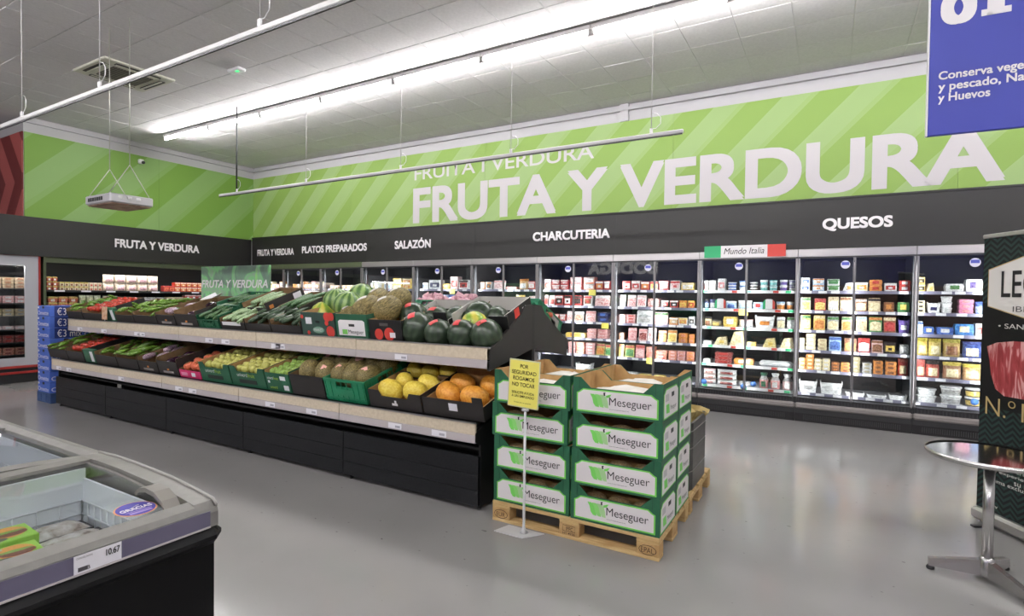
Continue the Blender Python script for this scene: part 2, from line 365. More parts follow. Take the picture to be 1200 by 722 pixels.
# hanging electric heater box on two chains
t = thing('hanging_unit', 'flat silver electric unit hanging on two chains', 'hanging unit', (-7.08, 3.15, 2.6))
M_SILV = mat('silver_case', (186, 184, 188), .4, .3)
MB().cbox((0, 0, .055), (.58, .44, .10), .012).build('casing', M_SILV, t)
MB().cbox((0, 0, -.002), (.54, .40, .016), .004).build('underside', noisy('rusty_underside', [(.3, (110, 74, 60)), (.7, (176, 150, 130))], 8, .5), t)
for k in range(7): MB().box((-.2+.05*k, -.221, .055), (.034, .006, .04)).build('vent_slot', M_BLACK, t)
for k in range(3): MB().cbox((.291, -.12+.09*k, .07), (.012, .05, .03), .004).build('socket', M_WHITE, t)
for cx in (-.23, .23):
    MB().tube([(cx, 0, .45), (cx, 0, CEIL-2.6)], .005, 5).build('chain', mat('zinc_chain', (190, 190, 180), .4, .5), t)
    for s in (-1, 1): MB().tube([(cx, 0, .45), (cx+.02*s, s*.2, .1)], .005, 5).build('chain_branch', MATS['zinc_chain'], t)
p = onX(167, 189, XL+.12)
t = thing('security_camera', 'small white security camera on the green left wall', 'camera', (XL+.02, p.y, p.z))
MB().cbox((.04, 0, 0), (.08, .09, .09), .015).build('housing', M_WHITE, t); MB().lathe([(.03, 0), (.03, .03), (.02, .04)], 10, 0, Matrix.Translation((.08, .02, -.02)) @ Matrix.Rotation(math.pi/2, 4, 'Y')).build('lens', M_BLACK, t)
# big blue aisle sign
t = thing('aisle_sign', 'large blue aisle sign with white lettering hanging top right', 'sign', (.47, 4.0, 2.59), math.radians(3))
MB().cbox((.55, .0, .75), (1.1, .03, 1.5), .004).build('board', mat('aisle_blue', (64, 72, 168), .5, 0, .35), t)
MB().bx(-.006, 0, -.018, .018, 0, 1.5).build('edge_strip', M_WHITE, t)
for x in (.15, .95): MB().tube([(x, 0, 1.5), (x, 0, CEIL-2.59)], .005, 5).build('hanging_wire', M_HOUS, t)
def on_sign(px, py): q = onY(px, py, 4.0); return q.x-.47, q.z-2.59
x0, zb = on_sign(1099, 95.5)
for k, (s, w_) in enumerate((('Conserva vegetal', .435), ('y pescado, Nata', .43), ('y Huevos', .235))): lettering(s, t, (x0, -.016, zb-.013-.0635*k), (1, 0, 0), (0, 0, 1), w_, .062, M_PRINT, .022)
x0, zb = on_sign(1101, 33)
lettering('0', t, (x0, -.016, zb), (1, 0, 0), (0, 0, 1), .165, .19, M_PRINT, .05)
one = lettering('1', t, (x0+.21, -.016, zb+.02), (1, 0, 0), (0, 0, 1), .075, .18, M_PRINT, .05); MB().bx(x0+.185, x0+.315, -.018, -.016, zb+.02, zb+.055).build('numeral_foot', M_PRINT, t)

# ================================================================== PRODUCTS (shared meshes)
M_MEATS = {}
def pmat(c, var=18):
    """printed packaging colour with uneven print"""
    k = 'print_%d_%d_%d' % c
    if k in MATS: return MATS[k]
    g_ = (c[0]*.3+c[1]*.59+c[2]*.11); k0 = k; c = tuple(int(v*.84+g_*.16) for v in c)
    lo = tuple(max(0, v-var*2) for v in c); hi = tuple(min(255, v+var) for v in c)
    mt = noisy(k0, [(.36, lo), (.5, c), (.66, hi)], 7, .3, 2, 'Generated', obj_rand=True); nodes(mt)[3].inputs['Coat Weight'].default_value = .6; nodes(mt)[3].inputs['Coat Roughness'].default_value = .12; return mt
def meat(k):
    P = {'ham': ((196, 120, 124), (226, 166, 166), (240, 214, 210)), 'dark': ((104, 34, 36), (150, 62, 60), (204, 150, 144)), 'sausage': ((170, 84, 70), (206, 128, 108), (232, 186, 164)), 'rind': ((206, 180, 140), (232, 212, 168), (244, 232, 200)),
         'veg': ((160, 60, 40), (214, 190, 120), (120, 160, 60)), 'mince': ((150, 90, 88), (196, 140, 132), (224, 200, 194))}[k]
    return noisy('contents_'+k, [(.38, P[0]), (.5, P[1]), (.62, P[2])], 9, .3, 3, 'Generated', obj_rand=True)
def cm(c): return meat(c) if isinstance(c, str) else pmat(c)
PM = {}
def product_mesh(kind, cols):
    key = (kind, cols)
    if key in PM: return PM[key]
    b = MB(); ms = [cm(c) for c in cols]
    while len(ms) < 3: ms.append(ms[-1])
    if kind == 'carton':        # upright card box with a label panel and a coloured band
        b.cbox((0, .5, .5), (1, 1, 1), .03, 0); b.box((0, -.004, .46), (.8, .02, .5), 1); b.box((0, -.006, .84), (.98, .02, .2), 2); b.box((0, -.012, .42), (.34, .02, .22), 2)
    elif kind == 'pack':        # thin upright sachet leaning back
        b.prism([(-.5, 0), (.5, 0), (.5, .93), (.46, 1), (-.46, 1), (-.5, .93)], .0, .16, 'xz', 0, Matrix.Rotation(-.22, 4, 'X'))
        b.prism([(-.42, .1), (.42, .1), (.42, .62), (0, .7), (-.42, .62)], -.03, 0, 'xz', 1, Matrix.Rotation(-.22, 4, 'X')); b.prism([(-.5, .78), (.5, .78), (.5, .95), (-.5, .95)], -.02, 0, 'xz', 2, Matrix.Rotation(-.22, 4, 'X'))
    elif kind == 'flat':        # shallow sealed tray
        b.prism([(-.46, 0), (.46, 0), (.5, .55), (.5, .7), (.44, 1), (-.44, 1), (-.5, .7), (-.5, .55)], 0, 1, 'xz', 0); b.box((0, -.006, .55), (.5, .02, .5), 1); b.box((0, .4, 1), (.55, .5, .03), 2)
    elif kind == 'bag':         # pillow bag with crimped top
        n = 7; vs = []; fs = []; ml = []
        prof = [(0, .35, .96), (.12, .9, 1), (.35, 1.05, .97), (.6, .9, .95), (.8, .5, .96), (.9, .1, 1), (1, .05, 1.02)]
        for z, dth, wd in prof:
            for k in range(n): u = -1+2*k/(n-1); vs.append((u*.5*wd, .5-.5*dth*math.sqrt(max(0, 1-u*u*.96)), z))
        for z, dth, wd in prof:
            for k in range(n): u = -1+2*k/(n-1); vs.append((u*.5*wd, .5+.5*dth*math.sqrt(max(0, 1-u*u*.96)), z))
        m0 = len(prof)*n
        for j in range(len(prof)-1):
            for k in range(n-1):
                fs.append((j*n+k, j*n+k+1, (j+1)*n+k+1, (j+1)*n+k)); ml.append(2 if j >= 4 else (1 if j in (1, 2) and 1 <= k <= 4 else 0))
                fs.append((m0+j*n+k+1, m0+j*n+k, m0+(j+1)*n+k, m0+(j+1)*n+k+1)); ml.append(0)
            for k in (0, n-1): fs.append((j*n+k, (j+1)*n+k, m0+(j+1)*n+k, m0+j*n+k)); ml.append(0)
        b.add(vs, fs, ml, True)
    elif kind == 'tub':         # round pot with lid
        T = Matrix.Translation((0, .5, 0))
        b.lathe([(.40, 0), (.415, .1), (.45, .62), (.47, .8)], 14, [0, 1, 0], T); b.lathe([(.5, .8), (.5, .93), (.47, 1)], 14, 2, T)
    elif kind == 'wedge':       # cut piece of cheese
        b.prism([(-.5, 0), (.5, 0), (.36, 1), (-.2, .92)], 0, 1, 'xz', 0); b.box((.08, -.006, .4), (.34, .02, .36), 1)
    elif kind == 'log':         # salami lying across
        b.lathe([(.1, -.5), (.36, -.46), (.5, -.4), (.5, .4), (.36, .46), (.1, .5)], 12, [0, 0, 0, 0, 0], Matrix.Translation((0, .5, .5)) @ Matrix.Rotation(math.pi/2, 4, 'Y'))
    elif kind == 'pouch':       # hanging pouch narrowing to a neck
        T = Matrix.Translation((0, .5, 0)) @ Matrix.Diagonal((1, .8, 1, 1)); b.lathe([(.4, 0), (.5, .06), (.5, .55), (.38, .66), (.3, .8), (.42, .95), (.4, 1)], 10, [1, 1, 0, 0, 2, 2], T); b.box((0, -.0, .3), (.5, .2, .34), 2)
    elif kind == 'tray':        # deep open-topped white tray with sloping sides
        b.prism([(-.42, 0), (.42, 0), (.5, 1), (.46, 1), (.4, .12), (-.4, .12), (-.46, 1), (-.5, 1)], 0, 1, 'xz', 0); b.prism([(-.42, 0), (.42, 0), (.5, .9), (-.5, .9)], -.03, 0, 'xz', 0); b.box((0, -.04, .4), (.5, .02, .3), 1)
    elif kind == 'punnet':      # clear punnet with a bulging film lid
        b.prism([(-.44, 0), (.44, 0), (.5, .7), (-.5, .7)], 0, 1, 'xz', 0); b.prism([(-.5, .7), (.5, .7), (.42, .95), (.2, 1), (-.2, 1), (-.42, .95)], 0, 1, 'xz', 1); b.box((0, -.006, .35), (.4, .02, .4), 2)
    PM[key] = b.mesh(kind+'_product', ms); return PM[key]
KNAME = {'carton': 'carton', 'pack': 'sachet', 'flat': 'sealed_tray', 'bag': 'pillow_bag', 'tub': 'tub', 'wedge': 'cheese_wedge', 'log': 'salami', 'pouch': 'pouch', 'tray': 'open_tray', 'punnet': 'punnet'}
KCAT = {'carton': 'carton', 'pack': 'packet', 'flat': 'tray', 'bag': 'bag', 'tub': 'tub', 'wedge': 'cheese', 'log': 'salami', 'pouch': 'pouch', 'tray': 'tray', 'punnet': 'punnet'}
NPROD = [0]
def product(kind, cols, x, y, z, w, d, h, label, rotz=0):
    o = ob(KNAME[kind], product_mesh(kind, cols), None, (x, y, z), (0, 0, rotz), (w, d, h)); tag(o, label, KCAT[kind], label); NPROD[0] += 1; return o

# ================================================================== REFRIGERATED CASES ON THE BACK WALL
YD = 8.2; SHZ = [1.75, 1.485, 1.222, .952, .682, .37]; YS = 8.40
M_CASE = mat('case_interior', (66, 66, 70), .5); M_LINER = mat('case_back', (30, 29, 36), .5)
M_SHELF = mat('shelf_white', (206, 205, 212), .35); M_STRIP = mat('price_strip', (122, 120, 142), .4); M_BUMP = mat('bumper_taupe', (132, 126, 124), .5)
M_LED = mat('led_strip', (255, 252, 250), .4, em=6); M_STICK = mat('sticker_white', (226, 224, 240), .5); M_STICKB = mat('sticker_blue', (84, 92, 190), .5)
M_ITG = mat('flag_green', (52, 170, 112), .5); M_ITR = mat('flag_red', (206, 70, 62), .5)
def disc(parent, name, c, r, mt, n=18, lift=.002, mt2=None):
    o = MB().prism([(c[0]+r*math.cos(2*math.pi*k/n), c[2]+r*math.sin(2*math.pi*k/n)) for k in range(n)], c[1]-lift, c[1], 'xz').build(name, mt, parent)
    if mt2: MB().bx(c[0]-r*.78, c[0]+r*.78, c[1]-lift-.001, c[1]-lift+.0005, c[2]-r*.15, c[2]+r*.62).build('blue_print', mt2, o)
    return o
def case(x0, x1, label, frame, italy=False, base=True, shelves=SHZ, ticks=None):
    t = thing('refrigerated_case', label, 'display fridge', ((x0+x1)/2, YD, 0), 0, 'refrigerated cases along the back wall'); W = x1-x0; a, c = -W/2, W/2
    bm = MB(); bm.bx(a, c, .93, 1.0, .2, 2.28).bx(a, c, .12, 1.0, .16, .30).bx(a, c, .1, 1.0, 2.2, 2.3); bm.build('body', M_LINER, t)
    for s in (a+.012, c-.012): MB().bx(s-.012, s+.012, .12, .95, .28, 2.2).build('side_wall', M_CASE, t)
    MB().cbox((0, .05, 2.25), (W-.003, .11, .105), .006).build('header', frame, t)
    MB().box((0, .012, 2.19), (W-.003, .03, .02)).build('header_shadow_gap', M_DGREY, t)
    MB().cbox((0, .05, .22), (W-.003, .12, .075), .02).build('bumper', M_BUMP, t)
    MB().bx(a+.002, c-.002, .03, .12, .252, .33).build('door_sill', M_CASE, t)
    if base:
        rb = MB()
        for k in range(int(W/.035)): rb.bx(a+.02+k*.035, a+.04+k*.035, .022, .03, .262, .315)
        rb.build('sill_ribs', M_DGREY, t)['kind'] = 'stuff'
    MB().bx(a+.002, c-.002, .03, .3, .115, .185).build('plinth', M_DGREY, t); MB().bx(a+.002, c-.002, .05, .3, .0, .115).build('kick_panel', M_BLACK, t)
    if base:
        rb = MB()
        for k in range(int((W-.2)/.022)): rb.bx(a+.1+k*.022, a+.109+k*.022, .042, .05, .03, .09)
        rb.build('kick_grille', M_DGREY, t)['kind'] = 'stuff'
    for lx in (a+.02, 0):      # vertical light strips behind the door mullions, facing the shelves
        MB().bx(lx-.009, lx+.009, .024, .034, .4, 2.12).build('led_strip', M_WHITE, t)
        li = bpy.data.lights.new('case_light', 'AREA'); li.shape = 'RECTANGLE'; li.size = .02; li.size_y = 1.7; li.energy = CASE_LED/2; li.color = (1, .97, .95)
        ob('case_light', li, t, (lx+.006, .037, 1.24), (math.radians(90), 0, 0))
    for i, z in enumerate(shelves):
        sh = MB().bx(a+.026, c-.026, .20, .88, z-.022, z).build('shelf', M_SHELF, t)
        MB().bx(a+.026, c-.026, .185, .20, z-.034, z+.006).build('price_strip', M_WHITE if italy else M_STRIP, sh)
        n = 7; pos = [a+.09+(W-.18)*(k+R.uniform(-.25, .25))/(n-1) for k in range(n)]
        for k, px in enumerate(pos):
            if italy:
                MB().bx(px-.035, px+.035, .182, .185, z-.03, z+.002).build('ticket', (M_ITG, M_TAG, M_ITR)[k % 3], sh)
            elif R.random() < .85: MB().bx(px-.05, px+.05, .182, .185, z-.03, z+.003).build('ticket', M_TAG, sh)
    for s in (-1, 1):
        d0, d1 = (a+.004, -.003) if s < 0 else (.003, c-.004)
        dr = MB().bx(d0, d1, .006, .014, .325, 2.18).build('glass_door', M_GLASS, t)
        fm = MB(); wd = .022
        fm.bx(d0, d0+(wd if s < 0 else .012), -.002, .022, .32, 2.18).bx(d1-(wd if s > 0 else .012), d1, -.002, .022, .32, 2.18); fm.build('door_frame', mat('door_frame_grey', (150, 148, 150), .35, .6), dr)
        MB().bx(d0, d1, -.002, .022, .318, .332).build('door_rail', M_DGREY, dr)
    disc(t, 'door_sticker', (-.10, -.001, 2.09), .052, M_STICK, 18, .003, M_STICKB)
    return t
CX = [-8.40, -7.02, -5.64, -4.30, -2.95, -1.643, -.377, .904, 2.2]
CLAB = ['silver-framed glass-door fridge under the SALAZÓN lettering, nearest the olive cases', 'silver-framed glass-door fridge right under the word SALAZÓN', 'glass-door fridge behind the watermelons, left of the CHARCUTERIA lettering',
        'glass-door fridge with red meat packs under the word CHARCUTERIA', 'glass-door fridge of meat packs directly left of the Mundo Italia case', 'glass-door fridge under the Mundo Italia sign', 'glass-door cheese fridge under the word QUESOS', 'glass-door fridge half hidden by the dark ham banner']
CN = ['leftmost silver fridge', 'second silver fridge', 'fridge behind the watermelons', 'fridge under CHARCUTERIA', 'fifth silver fridge', 'Mundo Italia fridge', 'fridge under QUESOS', 'fridge by the banner']
for k in range(8): case(CX[k], CX[k+1], CLAB[k], M_STEEL, k == 5)
OX = [-12.15, -10.9, -9.65, -8.41]
OLAB = ['olive-framed glass-door fridge in the corner under the FRUTA Y VERDURA letters', 'olive-framed glass-door fridge in the middle, under PLATOS PREPARADOS', 'olive-framed glass-door fridge next to the first silver one']
ON = ['corner olive fridge', 'middle olive fridge', 'last olive fridge']
for k in range(3): case(OX[k], OX[k+1], OLAB[k], M_OLIVE, False, False)
SN = ['top', 'second', 'third', 'fourth', 'fifth', 'bottom']
W_ = (232, 232, 234); CR = (234, 216, 170); YL = (236, 200, 92); OR = (226, 140, 62); RD = (206, 62, 58); PK = (230, 150, 150); LP = (238, 196, 194); BR = (150, 96, 62); BL = (70, 110, 196); NV = (44, 50, 104); GN = (86, 150, 84); DK = (52, 46, 46); GY = (176, 174, 174); TL = (120, 200, 196); PU = (110, 84, 170); OLV = (150, 140, 104); LB = (170, 200, 232); TN = (206, 180, 140)
def put(ci, si, px0, px1, n, kind, cols, h, desc, lev=1, d=.14, gap=.95):
    """a facing of n products on a shelf, between two positions measured on the shelf front"""
    z = SHZ[si]; py = {0: 341, 1: 363, 2: 385, 3: 408, 4: 430, 5: 458}[si]
    a = onY(px0, py, YS+.04).x; b = onY(px1, py, YS+.04).x
    lo, hi = (CX[ci]+.03, CX[ci+1]-.03); a = max(a, lo); b = min(b, hi)
    if b-a < .03: return
    wn = (b-a)/n; h_ = min(h*1.16, .222/lev) if si else min(h*1.08, .34/lev)
    lb = '%s on the %s shelf, %s' % (desc, SN[si], CN[ci])
    dd = d if kind not in ('tub',) else wn*.9
    for k in range(n):
        for l in range(lev):
            lv = {1: [''], 2: ['lower ', 'upper '], 3: ['lowest ', 'middle ', 'uppermost '], 4: ['lowest ', 'second-lowest ', 'second-highest ', 'uppermost ']}[lev][l]
            product(kind, cols, a+wn*(k+.5), YS+.02+R.uniform(0, .02), z+h_*l+.0005, wn*gap, dd, h_*.985, lv+lb)
# --- fridge beside the ham banner
put(7, 0, 1073, 1084, 1, 'carton', (YL, DK, CR), .085, 'yellow and black cheese box', 2); put(7, 0, 1085, 1095, 1, 'wedge', (CR, YL), .10, 'cream wedge carton'); put(7, 0, 1107, 1130, 1, 'flat', (W_, GN, W_), .09, 'wide white cheese with green label'); put(7, 0, 1131, 1152, 1, 'flat', (W_, PU, W_), .14, 'white pack with purple print'); put(7, 0, 1154, 1196, 4, 'carton', (CR, RD, W_), .1, 'cream and red carton')
put(7, 1, 1074, 1084, 1, 'flat', (CR, DK, DK), .045, 'small dark-labelled cheese', 3); put(7, 1, 1086, 1102, 1, 'tray', (W_, NV), .12, 'white cut-out display carton'); put(7, 1, 1102, 1117, 1, 'tub', (W_, W_, W_), .06, 'white round cheese tub', 3); put(7, 1, 1123, 1141, 1, 'flat', ((226, 130, 170), PK, LP), .05, 'bright pink tray', 3); put(7, 1, 1142, 1156, 1, 'tub', (BL, LB, BL), .13, 'blue tub'); put(7, 1, 1158, 1196, 3, 'carton', (BL, W_, YL), .12, 'blue and white carton')
put(7, 2, 1073, 1082, 1, 'pack', (W_, LB, BL), .14, 'white and light blue sachet'); put(7, 2, 1082, 1095, 1, 'flat', (BL, CR, BL), .08, 'small blue cheese tray'); put(7, 2, 1097, 1118, 1, 'flat', (BL, W_, LB), .08, 'long blue cheese pack'); put(7, 2, 1118, 1142, 1, 'flat', ((58, 130, 206), CR, BL), .12, 'wide bright blue cheese pack'); put(7, 2, 1143, 1152, 1, 'carton', (W_, RD, W_), .13, 'white box with red mark'); put(7, 2, 1154, 1196, 3, 'flat', (BL, W_, BL), .1, 'blue flat pack behind the banner edge')
put(7, 3, 1074, 1088, 1, 'bag', (YL, CR, (206, 190, 60)), .2, 'yellow grated cheese bag'); put(7, 3, 1088, 1104, 1, 'bag', ((206, 180, 90), CR, (190, 170, 50)), .19, 'mustard grated cheese bag'); put(7, 3, 1105, 1127, 1, 'bag', ((196, 160, 84), BR, (190, 180, 70)), .19, 'brown and yellow grated cheese bag'); put(7, 3, 1128, 1152, 1, 'bag', ((60, 90, 170), CR, (60, 80, 160)), .17, 'blue grated cheese bag'); put(7, 3, 1154, 1196, 2, 'bag', (BL, CR, BL), .17, 'blue bag behind the banner edge')
put(7, 4, 1073, 1085, 1, 'bag', ((220, 90, 84), CR, (224, 120, 110)), .19, 'red grated cheese bag'); put(7, 4, 1085, 1102, 1, 'bag', ((200, 84, 70), CR, DK), .18, 'red and brown grated cheese bag'); put(7, 4, 1105, 1128, 1, 'bag', ((170, 120, 84), CR, (220, 200, 80)), .18, 'brown bag with yellow top'); put(7, 4, 1128, 1152, 1, 'bag', ((224, 170, 110), CR, (226, 206, 70)), .17, 'orange bag with yellow top'); put(7, 4, 1154, 1196, 2, 'bag', (YL, CR, YL), .17, 'yellow bag behind the banner edge')
put(7, 5, 1074, 1100, 1, 'tub', (W_, W_, W_), .075, 'low white bucket', 2); put(7, 5, 1102, 1130, 1, 'tub', (W_, GY, W_), .13, 'tall white bucket', 2); put(7, 5, 1131, 1154, 1, 'tub', (DK, YL, W_), .1, 'black bucket with white lid', 2); put(7, 5, 1156, 1196, 2, 'tub', (W_, W_, W_), .12, 'white bucket behind the banner edge')
# --- fridge under QUESOS
def row(ci, si, items):
    for it in items: put(ci, si, it[0], it[1], 1, it[2], it[3], it[4], it[5], it[6] if len(it) > 6 else 1)
row(6, 0, [(937, 949, 'carton', (W_, BL, W_), .085, 'white box with round blue print', 2), (952, 966, 'carton', (LB, W_, OR), .08, 'pale blue and orange carton', 2), (969, 984, 'carton', (W_, GN, GN), .075, 'white and green carton', 2), (987, 1001, 'wedge', (GY, OR), .11, 'grey wedge pack'), (1002, 1017, 'carton', (CR, OR, W_), .11, 'cream carton with orange print'), (1018, 1034, 'flat', (OR, RD, CR), .07, 'red and orange cheese pack', 2), (1036, 1051, 'carton', (W_, RD, W_), .10, 'white carton with red print'), (1053, 1070, 'flat', (RD, W_, CR), .065, 'round red-rimmed cheese pack', 2)])
row(6, 1, [(936, 950, 'pack', (CR, YL, GN), .16, 'cream sachet with green header'), (954, 968, 'pack', (RD, YL, RD), .15, 'red sachet'), (970, 983, 'pack', (CR, W_, TN), .17, 'tall cream sachet'), (984, 999, 'pack', (CR, LP, BR), .17, 'cream sachet with brown header'), (1002, 1016, 'pack', (BR, CR, GY), .15, 'brown and cream sachet'), (1017, 1032, 'pack', (TN, CR, DK), .16, 'tan sachet with dark header'), (1035, 1048, 'flat', (BR, OR, TN), .11, 'brown oval cheese pack'), (1051, 1066, 'flat', (GN, YL, CR), .11, 'green and yellow cheese pack')])
row(6, 2, [(937, 950, 'pack', (YL, CR, GN), .18, 'yellow sachet at the left end'), (953, 967, 'pack', (YL, OR, CR), .18, 'yellow sachet with orange slices'), (969, 983, 'pack', (GY, CR, GN), .17, 'grey sachet'), (986, 999, 'pack', (CR, OR, GN), .17, 'peach sachet'), (1003, 1016, 'pack', (CR, TN, LB), .18, 'beige sachet'), (1018, 1034, 'pack', (GN, CR, OR), .18, 'green salad-printed sachet'), (1035, 1050, 'pack', (BR, RD, CR), .18, 'brown sachet with red print'), (1052, 1068, 'tray', (PU, W_), .16, 'purple triangular cheese carton')])
row(6, 3, [(936, 943, 'flat', (CR, W_, CR), .045, 'narrow cream cheese piece', 3), (944, 956, 'flat', (CR, W_, CR), .048, 'cream cheese slab', 4), (958, 969, 'flat', (CR, TN, CR), .045, 'small cream cheese slab', 3), (971, 986, 'pack', (LB, BL, BL), .17, 'light blue sachet'), (989, 1004, 'pack', (BR, OR, BR), .16, 'brown sachet'), (1005, 1020, 'pack', (RD, W_, RD), .17, 'red sachet'), (1021, 1035, 'pack', (LP, BR, BR), .15, 'brown and pink sachet'), (1036, 1050, 'carton', (DK, YL, DK), .13, 'black and gold carton'), (1054, 1067, 'flat', (GY, W_, GY), .11, 'grey speckled pack')])
row(6, 4, [(935, 944, 'flat', (OR, CR, OR), .045, 'orange cheese block', 3), (944, 954, 'flat', (OR, CR, OR), .045, 'tall stacked orange cheese block', 4), (954, 963, 'flat', (CR, W_, CR), .045, 'pale cheese block', 3), (963, 973, 'flat', (CR, W_, W_), .046, 'white cheese block', 3), (974, 984, 'flat', (BR, OR, OR), .035, 'thin orange-brown pack', 3), (985, 996, 'flat', (OR, BR, BR), .036, 'thin brown pack', 3), (997, 1008, 'flat', (OLV, TN, OLV), .045, 'grey-olive pack', 4), (1010, 1022, 'flat', (GY, OLV, GY), .04, 'grey pack', 3), (1023, 1035, 'flat', (OR, BR, BR), .05, 'orange smoked cheese pack', 3), (1037, 1051, 'flat', (OR, BR, DK), .05, 'dark-topped orange cheese pack', 3), (1052, 1069, 'bag', ((214, 84, 76), CR, (216, 120, 100)), .19, 'red grated cheese bag')])
row(6, 5, [(934, 958, 'tray', (W_, GY), .15, 'clear white tray at the left end'), (960, 988, 'tray', (W_, W_), .15, 'clear white tray second from the left'), (990, 1014, 'tray', (W_, W_), .05, 'low white tray beside the clear ones'), (1015, 1040, 'tray', (W_, GY), .04, 'low white tray in the middle'), (1041, 1068, 'tray', (W_, W_), .06, 'low white tray at the right end')])
# --- Mundo Italia fridge
row(5, 0, [(822, 830, 'carton', (W_, RD, W_), .14, 'tall white carton at the left end'), (831, 839, 'carton', (W_, LP, W_), .14, 'tall white carton second from the left'), (841, 850, 'carton', (W_, PK, W_), .165, 'tallest white carton'), (852, 863, 'tub', (W_, BL, W_), .038, 'small white and blue tub', 3), (865, 876, 'tub', (LB, W_, BL), .068, 'pale blue tub', 2), (878, 888, 'tub', (W_, DK, W_), .038, 'small white and black tub', 3), (890, 900, 'tub', (W_, TL, W_), .072, 'white and teal tub', 2), (901, 911, 'tub', (W_, TL, TL), .07, 'teal-lidded tub', 2), (913, 923, 'tub', (W_, PU, W_), .072, 'white and purple tub', 2), (924, 932, 'tub', (PU, W_, W_), .07, 'purple tub', 2)])
row(5, 1, [(824, 831, 'tub', (NV, LB, DK), .12, 'dark blue pot'), (831, 838, 'tub', (NV, GY, NV), .12, 'navy pot'), (850, 863, 'bag', (LB, BL, W_), .10, 'blue and white bag'), (864, 881, 'bag', (W_, LB, W_), .11, 'white bag'), (882, 894, 'flat', (LB, RD, W_), .09, 'blue and red cheese pack'), (909, 920, 'tub', (W_, OR, LB), .1, 'white tub with orange print'), (921, 930, 'tub', (LB, OR, W_), .1, 'blue tub with orange print')])
row(5, 2, [(820, 833, 'bag', (CR, BR, DK), .12, 'cream pasta bag'), (833, 845, 'bag', (OLV, YL, DK), .09, 'dark olive bag'), (847, 864, 'flat', (YL, W_, CR), .13, 'yellow rounded tray'), (865, 882, 'bag', (W_, W_, LP), .1, 'white mozzarella bag'), (884, 908, 'tray', (W_, OR), .16, 'white-framed tray of orange pasta'), (910, 920, 'pack', (GY, CR, W_), .15, 'grey pasta sachet'), (922, 932, 'pack', (GY, W_, GN), .15, 'pale grey sachet')])
row(5, 3, [(820, 834, 'flat', (GY, W_, GY), .05, 'flat grey pack'), (836, 853, 'wedge', (CR, YL), .11, 'pale yellow cheese wedge'), (854, 873, 'wedge', (CR, TN), .19, 'big hard cheese wedge'), (875, 886, 'flat', (YL, OR, DK), .06, 'small amber cheese'), (893, 910, 'wedge', ((228, 206, 140), YL), .12, 'holed yellow cheese wedge'), (913, 931, 'wedge', ('rind', W_), .13, 'large pale cheese block')])
row(5, 4, [(818, 833, 'flat', (GY, W_, W_), .05, 'flat white pack'), (837, 858, 'flat', ('dark', RD, 'dark'), .048, 'dark red cured meat slab', 3), (859, 884, 'flat', (OR, W_, BR), .08, 'orange tray with white labels'), (888, 931, 'log', (W_, W_), .075, 'long white-dusted salami')])
row(5, 5, [(818, 838, 'bag', (W_, 'mince', LP), .065, 'white and pink meat bag', 3), (839, 863, 'bag', (W_, 'dark', W_), .065, 'white and red meat bag', 3), (865, 879, 'bag', (GY, W_, GY), .06, 'small clear bag'), (889, 900, 'pouch', (GY, PK, (60, 120, 90)), .2, 'clear pouch with green label'), (902, 914, 'pouch', (GY, PK, W_), .22, 'clear pouch with white label'), (916, 929, 'pouch', (GY, LP, W_), .22, 'clear pouch at the right end')])
# --- fridge left of Mundo Italia
row(4, 0, [(719, 728, 'carton', (RD, LP, W_), .14, 'red box at the left end'), (729, 739, 'carton', (RD, W_, RD), .14, 'red box with white label'), (740, 750, 'carton', (LP, RD, W_), .14, 'pale red box'), (751, 761, 'carton', (RD, OR, W_), .13, 'red box with orange print'), (762, 771, 'carton', (LP, YL, RD), .13, 'pink and yellow box'), (772, 784, 'carton', (RD, W_, LP), .14, 'red and white slim box'), (785, 797, 'carton', (W_, LP, RD), .14, 'white box with red edge'), (798, 814, 'carton', (YL, W_, CR), .11, 'yellow box')])
row(4, 1, [(719, 733, 'pack', (W_, GY, LP), .17, 'white sachet leaning back'), (735, 745, 'pack', (LP, 'ham', W_), .17, 'pink ham sachet'), (746, 757, 'pack', (W_, 'ham', LP), .17, 'white and pink ham sachet'), (759, 773, 'flat', ('mince', GY, GY), .12, 'grey-pink meat tray'), (775, 784, 'carton', (DK, RD, W_), .1, 'black box on red base'), (785, 795, 'carton', (RD, DK, W_), .1, 'red box with black label'), (796, 805, 'carton', (OR, YL, OR), .1, 'orange box'), (806, 814, 'carton', (OR, RD, YL), .1, 'orange and red box')])
row(4, 2, [(723, 733, 'flat', ('ham', LP, 'ham'), .04, 'pink ham tray', 3), (734, 745, 'flat', ('ham', RD, 'ham'), .04, 'darker pink ham tray', 3), (746, 765, 'pack', (W_, GY, W_), .2, 'tall white card pack'), (766, 783, 'pack', (LP, 'ham', GN), .17, 'pink pack with green header'), (784, 795, 'carton', (OR, TN, W_), .1, 'orange pâté box'), (795, 806, 'carton', (W_, OR, YL), .1, 'white and orange box'), (807, 814, 'carton', (W_, DK, W_), .12, 'white and black box')])
row(4, 3, [(719, 732, 'flat', (BR, LP, 'mince'), .05, 'brown and pink tray', 2), (736, 746, 'pack', (PK, 'ham', LP), .18, 'rose ham sachet'), (748, 758, 'pack', (LP, 'dark', PK), .17, 'pink sachet with dark slices'), (759, 769, 'pack', (W_, 'ham', LP), .2, 'tall white and pink sachet'), (771, 781, 'pack', (OR, YL, 'ham'), .16, 'orange and yellow sachet'), (782, 793, 'pack', (CR, YL, OR), .17, 'yellow and cream sachet'), (795, 806, 'flat', (OR, 'sausage', OR), .065, 'orange sausage tray', 2), (807, 814, 'flat', (OR, 'sausage', BR), .06, 'orange-brown sausage tray', 2)])
